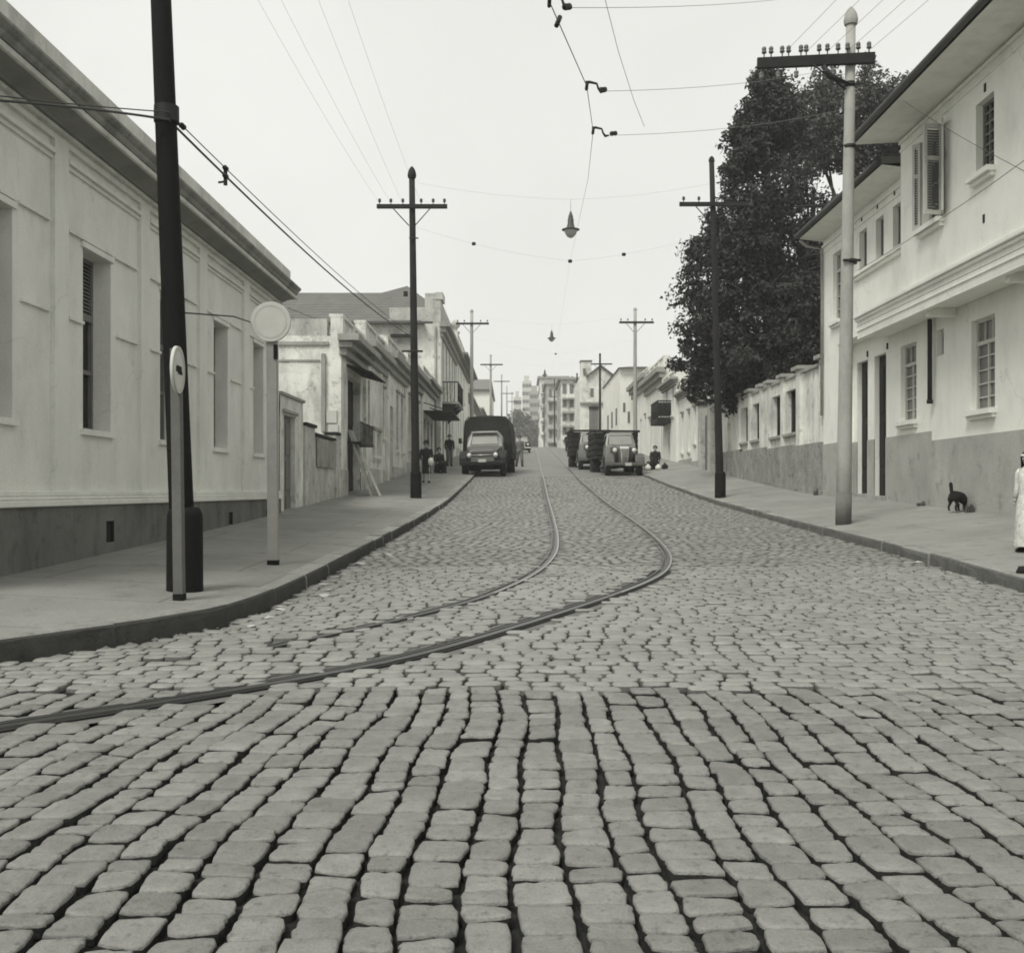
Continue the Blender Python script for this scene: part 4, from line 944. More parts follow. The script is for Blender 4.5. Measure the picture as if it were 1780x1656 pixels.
# ------------------------------------------------------------------ poles
def pole(label, x, y, ztop, r0, r1, m, lean=0.0, zarm=None, arm=None, pins=(), low=(), sheath=None, yaw=0.0, cap='dome', zg=None, brace=True, armm=None, group='utility poles along both kerbs', pinm=None, pin_h=.16, band=None, sub=True, arm_h=.12):
    zg = zg if zg is not None else (GL(x,y) if x < 1 else GR(x,y)) - .02
    t = thing('utility_pole', label, 'utility pole', (x,y,zg), 0, group)
    top = Vector((x+lean, y, ztop)); bot = Vector((x,y,zg))
    axis = lambda z: bot.lerp(top, (z-zg)/(ztop-zg))
    mb = MB(); n = 7
    mb.tube([axis(zg+(ztop-zg)*k/n) for k in range(n+1)], [r0+(r1-r0)*k/n for k in range(n+1)], 16); obj('shaft', mb, m, t, fix=False)
    if cap:
        c = MB()
        if cap == 'dome': c.lathe(top, [(r1*1.35,-.06),(r1*1.5,0),(r1*1.5,.04),(r1*1.25,.14),(r1*.8,.22),(r1*.3,.27),(.01,.28)], 14)
        else: c.lathe(top, [(r1*1.15,-.05),(r1*1.25,.0),(r1*.9,.08),(.01,.13)], 10)
        obj('cap', c, m, t, fix=False)
    if sheath:
        h, rs = sheath; c = MB()
        c.lathe(bot, [(rs*1.02,0),(rs,.04),(rs*.98,h*.86),(rs*.96,h*.92),(rs*.80,h*.99),(r0*1.0,h)], 18); obj('base_sheath', c, M_tar if m in (M_tar,M_polew) else m, t, fix=False)
    if band:
        c = MB(); c.tube([axis(zg), axis(zg+band)], [r0+.004, r0+.003], 16); obj('base_band', c, M_concd, t, fix=False)
    if zarm:
        c0 = axis(zarm); ca, sa = math.cos(yaw), math.sin(yaw)
        def P(u, v, z): return (c0.x+u*ca-v*sa, c0.y+u*sa+v*ca, z)
        am = MB(); rr = r1+(r0-r1)*.1
        a0, a1 = arm[0]-x-lean*(zarm-zg)/(ztop-zg), arm[1]-x-lean*(zarm-zg)/(ztop-zg)
        for v0, v1 in ((-rr-.09,-rr+.005),):
            vs = [P(u,v,z) for z in (zarm-arm_h/2,zarm+arm_h/2) for (u,v) in ((a0,v0),(a1,v0),(a1,v1),(a0,v1))]
            am.add(vs, [(0,3,2,1),(4,5,6,7),(0,1,5,4),(1,2,6,5),(2,3,7,6),(3,0,4,7)])
        ao = obj('crossarm', am, armm or M_polew, t, .008)
        vm = -rr-.045
        def insul(u, up):
            p = P(a0+(a1-a0)*u, vm, 0); s = 1 if up else -1; z0 = zarm+s*arm_h/2
            ib = MB(); h = pin_h
            ib.lathe((p[0],p[1],z0), [(.012,-.01*s),(.012,h*.45*s),(.042,h*.42*s),(.05,h*.55*s),(.03,h*.68*s),(.045,h*.75*s),(.04,h*.95*s),(.015,h*1.05*s)], 8)
            obj('insulator', ib, pinm or M_cer, ao, fix=False)
        for u in pins: insul(u, True)
        for u in low: insul(u, False)
        if brace:
            b = MB()
            for u in brace if isinstance(brace,(list,tuple)) else (-.55,.55):
                b.tube([P(u,vm-.06,zarm-arm_h/2), P(u*.06+math.copysign(rr*.6,u),-rr-.01,zarm-.55)], .016, 6)
            obj('brace', b, M_iron, t, fix=False)
    return t
t_ = pole('thick black tarred pole with flared base sheath on the near left pavement', -3.13, 9.92, 9.6, .115, .078, M_tar, lean=-.37, zarm=9.25, arm=(-4.5,-2.5), pins=(.03,.2,.4,.62,.8,.97), sheath=(.80,.166))
c = MB(); c.cyl((-3.3,9.92,4.78),(-3.3,9.92,4.93),.115,.113,n=16)
obj('collar', c, M_iron, t_, fix=False)
t_ = pole('dark wooden pole with single crossarm and cylinder base beside the walking woman', PX(723,31), 31, PZ(306,31), .125, .085, M_polew, lean=PX(716,31)-PX(723,31), zarm=PZ(361,31), arm=(PX(656,31),PX(778,31)), pins=(.04,.2,.37,.63,.8,.96), sheath=(.8,.165), cap='dome')
b = MB(); b.tube([(PX(712,31),30.86,PZ(416,31)),(PX(728,31),30.86,PZ(416,31))],.02,6); obj('bracket', b, M_iron, t_); b = MB(); b.tube([(PX(700,31),30.8,PZ(612,31)),(PX(736,31),30.8,PZ(612,31))],.03,6); obj('bracket', b, M_iron, t_); b = MB(); b.box(PX(703,31),PX(710,31),30.75,30.85,PZ(517,31),PZ(509,31)); obj('bracket', b, M_iron, t_)
t_ = pole('tall pale concrete pole with long insulator crossarm on the right pavement', PX(1466,20), 20, PZ(38,20), .143, .088, M_conc, lean=PX(1479,20)-PX(1466,20), zarm=PZ(108,20), arm=(PX(1318,20),PX(1517,20)), pins=(.06,.12,.215,.27,.375,.42,.53,.6,.69,.77,.86,.95), low=(.035,.18,.335,.49,.65), yaw=math.radians(-7), brace=(-.7,), armm=M_polew, pinm=M_cern, pin_h=.2, band=.62, cap='dome', arm_h=.2)
b = MB(); zb = PZ(455,20); b.box(PX(1462,20),PX(1492,20),19.84,19.9,zb-.02,zb+.02); b.cyl((PX(1478,20),20,zb-.04),(PX(1478,20),20,zb+.04),.125,n=16)
z2 = PZ(148,20); obj('bracket', b, M_iron, t_); b = MB(); b.cyl((PX(1477,20),20,z2-.05),(PX(1477,20),20,z2+.05),.105,n=16); obj('bracket', b, M_iron, t_); b = MB(); b.cyl((PX(1477,20),20,PZ(255,20)-.04),(PX(1477,20),20,PZ(255,20)+.03),.115,n=16)
obj('bracket', b, M_iron, t_); b = MB(); b.tube([(PX(1507,20),19.8,PZ(122,20)),(PX(1497,20),19.85,PZ(150,20)),(PX(1482,20),19.88,PZ(150,20))],.018,6); obj('bracket', b, M_iron, t_); b = MB(); b.tube([(PX(1425,20),19.8,PZ(122,20)),(PX(1440,20),19.82,PZ(140,20)),(PX(1474,20),19.9,PZ(150,20))],[.05,.05,.03],8)
obj('bracket', b, M_iron, t_)
pole('dark slim wooden pole with cylinder base in front of the dark tree', PX(1252,31.5), 31.5, PZ(279,31.5), .12, .075, M_polew, lean=PX(1237,31.5)-PX(1252,31.5), zarm=PZ(357,31.5), arm=(PX(1180,31.5),PX(1300,31.5)), pins=(.06,.28,.7,.9), sheath=(.8,.165), cap='flat')
for (lb,px,y,pt,pa,a,b_,mm) in (('grey pole with crossarm rising behind the tarpaulin truck',820,66,541,563,793,850,M_conc),('grey crossarm pole just right of the white block with flat roof',853,97,618,634,835,874,M_conc),('thin far pole third beyond the covered truck',872,145,652,663,858,886,M_conc),
        ('thin far pole fourth beyond the covered truck',881,175,672,684,870,893,M_conc),('thinnest far pole nearest the hazy towers',890,205,682,698,882,899,M_conc),
        ('pale grey pole with crossarm rising behind the right hand truck',1104,62,538,561,1076,1136,M_conc),('grey pole with crossarm in front of the gabled tower house',1043,98,616,633,1027,1064,M_polew),
        ('dark thin pole left of the gabled tower house',1012,118,662,664,998,1028,M_polew),('dark far pole at the right kerb near the street end',995,140,655,684,984,1006,M_polew),('dark farthest pole on the right before the pale stacked houses',980,150,672,684,974,990,M_polew),('needle thin far pole in front of the stacked balcony house',964,165,660,690,956,972,M_polew),('leaning looking thin pole between the tower house and the terrace house',1003,130,650,672,994,1012,M_polew),('slim far pole against the square pale skyline block',946,190,668,706,938,953,M_polew)):
    x = PX(px,y); zg = E(y)+.1
    pole(lb, x, y, PZ(pt,y), .13, .09, mm, zarm=PZ(pa,y), arm=(PX(a,y),PX(b_,y)), pins=(.05,.25,.75,.95) if y < 70 else (), cap='flat', zg=zg, brace=True if y < 110 else None)

# ------------------------------------------------------------------ signs
def sign(label, x, y, zc, r, hw, m, ang, discm, ring, lean=0, mark=None, depth=.035):
    zg = GL(x,y)-.01; t = thing('traffic_sign', label, 'sign', (x,y,zg))
    mb = MB(); n = 6; d = .045
    vs = []
    for k in range(n+1):
        z = zg+(zc-zg+(r*.95 if ang else .02))*k/n; xx = x+lean*k/n
        vs += [(xx-hw,y-d,z),(xx+hw,y-d,z),(xx+hw,y+d,z),(xx-hw,y+d,z)]
    mb.add(vs,[(4*k+i,4*k+(i+1)%4,4*k+4+(i+1)%4,4*k+4+i) for k in range(n) for i in range(4)]+[(0,1,2,3),(4*n,4*n+1,4*n+2,4*n+3)])
    obj('post', mb, m, t, .006)
    b = MB(); b.box(x-hw-.003,x+hw+.003,y-d-.003,y+d+.003,zg,zg+.07); obj('base_shadow', b, M_tar, t)  # shadow line at the post base, put in as a dark box
    Mx = Matrix.Translation((x+lean+(.045 if ang else 0),y-d-.02-(.03 if ang else 0),zc)) @ Matrix.Rotation(ang,4,'Z')
    dsc = MB(); dsc.lathe((0,0,0),[(r,.015),(r,-.004),(r-.006,-.012)],40,'Y'); dsc.xform(Mx); do = obj('disc', dsc, discm, t, fix=True)
    rg = MB(); n = 40
    for (ra,rb,yy) in ((r-.002,r-.035,-.0155),) if ring != 'thin' else ((r-.045,r-.052,-.0155),):
        vs = []
        for k in range(n):
            tt = 2*math.pi*k/n; vs += [(ra*math.cos(tt),yy,ra*math.sin(tt)),(rb*math.cos(tt),yy,rb*math.sin(tt))]
        rg.add(vs,[(2*k,2*k+1,(2*k+3)%(2*n),(2*k+2)%(2*n)) for k in range(n)])
    rg.xform(Mx); obj('rim', rg, M_disc if ring != 'thin' else M_discr, do)
    if mark:
        mk = MB()
        for (x0,x1,z0,z1) in mark: mk.box(x0*r,x1*r,-.018,-.0125,z0*r,z1*r)
        mk.xform(Mx); obj('mark', mk, M_tar, do)
    return t
M_discr = mat('sign_rim_mark', .42, .75, .15, 6, 0, 0, 60, .05)
s2 = sign('blank pale round sign on a broad plank post by the kerb', PX(475,12.5), 12.5, PZ(561,12.5), .235, .06, M_postl, 0, M_disc, 'thin', lean=-.015)
b = MB(); b.box(PX(473,12.5)+.03,PX(473,12.5)+.075,12.44,12.47,PZ(625,12.5),PZ(600,12.5)); obj('clip', b, M_tar, s2)
s1 = sign('oval looking white sign turned sideways on the narrow post before the black pole', PX(312,9.3), 9.3, PZ(645,9.3), .205, .042, M_post, math.radians(94), M_discw, 'rim', lean=-.03, mark=[(-.42,.35,-.02,.16),(-.2,.45,-.18,-.02),(-.5,-.3,-.1,.1)])
rod = MB(); rod.tube([(-3.13-.18,9.95,PZ(543,10)),(-3.02,11.2,PZ(550,11.2)),(PX(437,12.5),12.46,PZ(561,12.5))],.008,5)
single('stay_wire', rod, M_wire, 'thin stay from the black pole to the blank round sign', 'wire', (-3.1,10,PZ(543,10)))

# ------------------------------------------------------------------ wires
def sag(p, q, s, n=16):
    p = Vector(p); q = Vector(q); return [p.lerp(q,k/n)-Vector((0,0,s*4*(k/n)*(1-k/n))) for k in range(n+1)]
def wire(label, pts, r=.007, m=None, ins=(), name='overhead_wire', group='overhead wires', extra=None, cat='wire'):
    p0 = Vector(pts[0]); t = thing(name, label, cat, p0, 0, group)
    mb = MB(); mb.tube(pts, r, 5); obj('cable', mb, m or M_wire, t, fix=False)
    for (p, rr, L, d) in ins:
        d = Vector(d).normalized(); p = Vector(p)
        ib = MB(); ib.tube([p-d*L/2,p-d*L*.4,p-d*L*.1,p,p+d*L*.1,p+d*L*.4,p+d*L/2],[rr*.5,rr,rr,rr*.8,rr,rr,rr*.5],8); obj('insulator', ib, M_cer, t, fix=False)
    return t
# trolley wire over the track centre
tw = [(PX(860,7.4),7.4,PZ(-330,7.4)),(PX(955,10.4),10.4,PZ(3,10.4)),(PX(1020,12.8),12.8,PZ(150,12.8)),(PX(1031,14.8),14.8,PZ(228,14.8)),(PX(1022,18.5),18.5,PZ(312,18.5)),(PX(991,32),32,PZ(454,32)),(PX(966,64),64,PZ(615,64)),(PX(950,98),98,PZ(690,98)),(3.0,150,13.2)]
wire('tram contact wire bending over the middle of the street', tw, [.006,.006,.0055,.0045,.003,.0016,.0016,.002,.002], M_wiref, name='trolley_wire')
PR = lambda py: (PX(1477,20)-.1, 20, PZ(py,20))
for (a,k,i1,i2,e,lb) in ((tw[1],0,(955,5),(1022,7),(PX(1476,20),20,PZ(-20,20)),'topmost span wire with hanger at the upper picture edge'),
                   (tw[2],1,(1020,150),(1075,153),PR(115),'span wire with hook and insulator running to the pale pole head'),
                   (tw[3],2,(1031,228),(1088,229),PR(190),'lower span wire with hook and insulator vanishing into the dark tree')):
    a = Vector(a); e = Vector(e); d = (e-a).normalized(); L = (e-a).length
    s_ = a+Vector((.20,0,-.06)); pts = [s_]+sag(s_, e, .10)[1:]
    t = wire(lb, pts, .0032, M_wiref)
    f = ((i2[0]-i1[0])/(PX(1,a.y)-PX(0,a.y))) ; px_m = F/a.y
    dist = (i2[0]-i1[0])/px_m; p = a+d*dist*1.02-Vector((0,0,.06))
    ib = MB(); ib.tube([p-d*.07,p-d*.05,p,p+d*.05,p+d*.07],[.012,.035,.03,.035,.012],8); obj('insulator', ib, M_iron, t, fix=False)
    h = MB(); h.tube([a+Vector((0,0,.03)),a+Vector((.03,0,.05)),a+Vector((.12,0,.03)),a+Vector((.14,0,-.03)),a+Vector((.17,0,-.07)),a+Vector((.22,0,-.06))],[.025,.018,.014,.014,.02,.012],7)
    h.cyl(a-Vector((.0,.06,0)),a+Vector((0,.1,.0)),.02,n=6); h.cyl(a-Vector((0,0,.04)),a+Vector((0,0,.06)),.018,n=6); obj('hanger', h, M_iron, t, fix=False)
pA = Vector(tw[1]).lerp(Vector(tw[2]),.2); cl = MB(); cl.cyl(pA-Vector((.02,.03,.06)),pA+Vector((.02,.03,.06)),.025,n=8); single('wire_clamp', cl, M_iron, 'small dark clamp high on the tram contact wire', 'clamp', pA-Vector((0,0,.06)))
wire('thin guy crossing between the span wires right of the contact wire', [(PX(1052,11),11,PZ(0,11)),(PX(1075,12.6),12.6,PZ(90,12.6)),(PX(1102,14.5),14.5,PZ(175,14.5)),(PX(1120,15.8),15.8,PZ(220,15.8))], .0035, M_wiref)
# span between the middle poles
for (y,xl,xr,pyl,pyr,pm,lb) in ((31.3,723,1240,395,405,454,'span wire with two insulators between the dark middle poles'),(64.5,820,1104,585,590,615,'far span wire between the second pair of poles')):
    x0, x1 = PX(xl,y), PX(xr,y); z0, z1, zm = PZ(pyl,y), PZ(pyr,y), PZ(pm,y); xm = PX(991 if y < 40 else 966,y)
    pts = sag((x0,y,z0),(xm,y,zm),.12,8)+sag((xm,y,zm),(x1,y,z1),.12,8)[1:]
    t = wire(lb, pts, .002, M_wiref)
    for p in ([pts[3],pts[8],pts[11]] if y < 40 else [pts[8]]):
        ib = MB(); ib.lathe(p,[(.01,-.06),(.05,-.05),(.05,.05),(.01,.06)],8,'X'); obj('insulator', ib, M_iron, t, fix=False)
# telephone lines from the black pole to the second left pole
yb, ym = 9.85, 30.85
for k,(xa,xb,lb) in enumerate(((-4.35,PX(661,31),'outermost telephone line left of the four above the left pavement'),(-3.95,PX(681,31),'second telephone line of the four above the left pavement'),(-3.2,PX(701,31),'third telephone line of the four above the left pavement'),(-2.75,PX(733,31),'innermost telephone line nearest the street on the left'))):
    wire(lb, sag((xa-.1,yb-10,9.3),(xa,yb,9.45),.1,6)+sag((xa,yb,9.45),(xb,ym,PZ(356,31)),.25,16)[1:], .0022, M_wiref)
    
for k,(ya,lb) in enumerate(((203,'upper cable of the pair along the left house fronts'),(216,'lower thick cable of the pair along the left house fronts'))):
    r = .006 if k == 0 else .012
    p0 = (PX(-137,8.7),8.75,PZ(146+k*18,8.7)); p1 = (PX(300,9.92),9.8,PZ(ya,9.92)); p2 = (PX(719,31),30.9,PZ(583+k*4,31))
    pts = sag(p0,p1,.02 if k == 0 else -.03,8)+sag(p1,p2,.14+.05*k,20)[1:]
    t = wire(lb, pts, r, M_wire)
    ins = [pts[9],pts[10]] if k == 0 else [pts[10]]
    for p in ins:
        d = (Vector(pts[11])-Vector(pts[9])).normalized(); p = Vector(p)-d*(.65 if p is pts[9] else .25)
        ib = MB(); ib.tube([p-d*.05,p-d*.03,p,p+d*.03,p+d*.05],[.012,.03,.025,.03,.012],8)
        if k == 1: ib.cyl(p-Vector((0,0,.1)),p+Vector((0,0,.1)),.022,n=7); ib.cyl(p+Vector((0,0,-.06)),p+Vector((-.08,0,-.07)),.012,n=6)
        obj('insulator', ib, M_iron, t, fix=False)
# lines over the right house
for k,u in enumerate((.22,.4,.58,.75,.93)):
    xa = PX(1318,20)+(PX(1517,20)-PX(1318,20))*u
    wire(('first','second','third','fourth','fifth')[k]+' thin line from the left rising past the pale pole head', sag((xa,19.8,PZ(97,20)),(xa+3.2,-6,PZ(97,20)+.5),.35,18), .0035, M_wiref)
wire('house service wire sloping from the eave down across the right front', sag((6.86,19.1,EYE+7.0),(6.5,13.6,EYE+4.05),.04,8), .0045, M_wire)
wire('house service wire rising along the right front above the ledge', sag((PX(1478,20)+.1,19.9,PZ(472,20)),(6.7,11,EYE+4.55),.12,12), .005, M_wire)
wire('second wire along the fascia of the right house', [(Xq,yq,zq) for Xq,yq,zq in ((7.68,24.3,EYE+3.74),(7.67,17,EYE+3.72),(7.68,9.2,EYE+3.74))], .006, M_wire)
wire('cable from the stained corner house across the left roofs', sag((PX(500,29.9),29.9,PZ(535,29.9)),(PX(722,45),45,PZ(600,45)),.15,10), .008, M_wire)
# lamps
def lamp(label, px, y, pyt, pyb, pw, first=None):
    x = PX(px,y); zt = PZ(pyt,y); s = (pyb-pyt)*y/F/.8; t = thing('street_lamp', label, 'street lamp', (x,y,PZ(pyb,y)), 0, 'lamps hung over the middle of the street')
    h = MB(); h.lathe((x,y,zt),[(.012,0),(.03,-.03*s),(.05,-.10*s),(.075,-.16*s),(.07,-.19*s),(.09,-.24*s),(.095,-.38*s),(.12,-.46*s),(.14,-.50*s),(.27,-.545*s),(.27,-.56*s),(.15,-.562*s)],18); obj('hood', h, M_lamph, t, fix=False)
    g = MB(); g.lathe((x,y,zt),[(.19,-.563*s),(.195,-.60*s),(.16,-.68*s),(.10,-.76*s),(.02,-.8*s)],18); obj('globe', g, M_lampg, t, fix=False)
    w_ = MB(); zz = zt+.35; w_.tube(sag((x-4.6,y,zz+.5),(x,y,zz),.1,6)+sag((x,y,zz),(x+4.3,y,zz+.5),.1,6)[1:],.0025,4); w_.tube([(x,y,zz),(x,y,zt-.02)],.006,5); obj('suspension', w_, M_wiref, t, fix=False)
lamp('nearest hooded lamp hanging over the middle of the street', 992, 32, 367, 414, 26)
lamp('second hooded lamp smaller and farther hanging over the street', 959, 64, 574, 594, 11)
lamp('farthest tiny hooded lamp hanging above the skyline', 947, 98, 642, 656, 8)

# ------------------------------------------------------------------ trees
def crown(centres, nleaf, size, seed, spread):
    rng = np.random.default_rng(seed); n = len(centres); C = np.repeat(np.array(centres),nleaf,axis=0); m = len(C)
    d = rng.normal(0,1,(m,3)); d /= np.linalg.norm(d,axis=1)[:,None]; rad = spread*rng.uniform(.2,1,(m,1))**.6
    sc = np.repeat(rng.uniform(.6,1.35,n),nleaf)[:,None]
    P = C+d*rad*sc*np.array([1,1,.8])
    nrm = d*.7+rng.normal(0,.7,(m,3))+np.array([0,0,.35]); nrm /= np.linalg.norm(nrm,axis=1)[:,None]
    a = np.cross(nrm, rng.normal(0,1,(m,3))); a /= np.linalg.norm(a,axis=1)[:,None]; b = np.cross(nrm,a)
    s = size*rng.uniform(.6,1.35,(m,1)); a = a*s; b = b*s*.55
    V = np.stack([P-a, P+b*.9-a*.15, P+a, P-b*.9-a*.1],1).reshape(-1,3)
    return V
def leaves(name, V, m, parent):
    me = bpy.data.meshes.new(name); off = ORG[parent.name]; V = V-np.array(off)[None]
    n = len(V)//4; me.vertices.add(len(V)); me.vertices.foreach_set('co', V.ravel()); me.loops.add(n*4); me.loops.foreach_set('vertex_index', np.arange(n*4)); me.polygons.add(n); me.polygons.foreach_set('loop_start', np.arange(n)*4); me.update(); me.validate()
    me.materials.append(m); o = bpy.data.objects.new(name, me); COL.objects.link(o); o.parent = parent; return o
def limbs(mb, base, pts, r):
    for p in pts:
        p = Vector(p); b = Vector(base); mid = b.lerp(p,.5)+Vector((random.uniform(-.3,.3),random.uniform(-.3,.3),random.uniform(.1,.5)))
        mb.tube([b,mid,p],[r,r*.6,r*.2],6)
def cone_tree():
    y = 40; x = PX(1335,y); zg = GR(9,y); t = thing('conifer_tree', 'tall dark conical tree overhanging the garden wall', 'tree', (x,y,zg), 0, 'trees behind the garden wall')
    prof = [(PZ(128,y),.55),(PZ(165,y),1.05),(PZ(230,y),1.55),(PZ(300,y),1.95),(PZ(390,y),2.6),(PZ(440,y),2.75),(PZ(490,y),3.25),(PZ(560,y),3.75),(PZ(620,y),3.7),(PZ(670,y),3.1),(PZ(700,y),2.0)]
    zz = np.array([p[0] for p in prof])[::-1]; rr = np.array([p[1] for p in prof])[::-1]
    rng = np.random.default_rng(5); cs = []
    while len(cs) < 560:
        z = rng.uniform(zz[0],zz[-1]); R = np.interp(z,zz,rr)
        if rng.uniform(0,3.8) > R+.5: continue
        a = rng.uniform(0,2*np.pi); wob = 1+.13*math.sin(3*a+z*1.1)+.10*math.sin(5*a-z*2.3)
        q = R*wob*rng.uniform(0,1)**.35-.3; cx = x+q*math.cos(a)+ .12*math.sin(z*1.7); cy = y+q*math.sin(a)
        # gaps with sky on the right of the stem
        if PZ(590,y) < z < PZ(260,y) and q*math.cos(a) > .1*R and rng.uniform() < .72: continue
        cs.append((cx,cy,z-.25*q*.3))
    V = crown(cs, 150, .088, 3, .52)
    leaves('crown', V, M_leaf, t)
    tr = MB(); tr.tube([(x,y,zg-.3),(x+.1,y,zg+4),(x-.05,y,zg+9),(x,y,PZ(150,y))],[.38,.3,.18,.04],10)
    for k in range(46):
        z = random.uniform(zg+4,PZ(180,y)); R = float(np.interp(z,zz,rr)); a = random.uniform(0,6.28); limbs(tr,(x,y,z),[(x+R*.8*math.cos(a),y+R*.8*math.sin(a),z+R*.25)],.07)
    obj('trunk', tr, M_bark, t, fix=False)
cone_tree()
def broad_tree(label, y, px, top, bot, rx, seed, ncl, nleaf, m, group='trees behind the garden wall', holes=.0, size=.17, spread=.6, zb=None, name='broadleaf_tree', shape=None):
    x = PX(px,y); zg = (GR(9,y) if zb is None else zb); t = thing(name, label, 'tree', (x,y,zg), 0, group)
    zt, zl = PZ(top,y), PZ(bot,y); zc = (zt+zl)/2; hz = (zt-zl)/2; rng = np.random.default_rng(seed); cs = []
    lob = [(rng.uniform(-.6,.6),rng.uniform(-.6,.6),rng.uniform(-.6,.75)) for _ in range(9)]
    while len(cs) < ncl:
        l = lob[rng.integers(len(lob))]; d = rng.normal(0,1,3); d /= np.linalg.norm(d); q = .46*rng.uniform()**.4
        p = np.array(l)+d*q
        if np.linalg.norm(p) > 1.05: continue
        cs.append((x+p[0]*rx, y+p[1]*rx, zc+p[2]*hz))
    leaves('crown', crown(cs,nleaf,size,seed+1,spread), m, t)
    tr = MB(); tr.tube([(x,y,zg-.3),(x+.15,y,zg+(zl-zg)*.7),(x,y,zl+hz*.5),(x+.1,y,zc+hz*.3)],[.32,.25,.16,.08],10)
    for l in lob: limbs(tr,(x,y,zl+hz*random.uniform(-.1,.7)),[(x+l[0]*rx,y+l[1]*rx,zc+l[2]*hz)],.10)
    obj('trunk', tr, M_bark, t, fix=False); return t
broad_tree('lighter broadleaf tree with sky gaps right of the dark conical tree', 46, 1480, 128, 500, 4.2, 21, 430, 120, M_leaf2, spread=.6, size=.09)
broad_tree('bushy dark tree filling the gap between the conical tree and the white house', 43, 1410, 160, 640, 2.8, 33, 210, 120, M_leaf2, spread=.55, size=.09)
broad_tree('low dark shrubby tree behind the garden wall beside the white house', 38, 1405, 470, 690, 1.7, 8, 110, 130, M_leaf, spread=.45, size=.085)
for (y,px,tp,bt,rx,sd,lb) in ((270,890,712,790,5,41,'dark pointed tree at the far street end by the thinnest poles'),(300,912,728,790,8,42,'broad hazy tree right of the dark pointed one at the street end'),(310,932,735,788,7,43,'hazy tree rightmost below the grey tower at the street end'),(280,872,735,790,6,44,'hazy tree leftmost behind the covered truck at the street end')):
    broad_tree(lb, y, px, tp, bt, rx, sd, 120, 30, M_leaf3, 'far trees at the street end', size=.5, spread=1.4, zb=E(y))

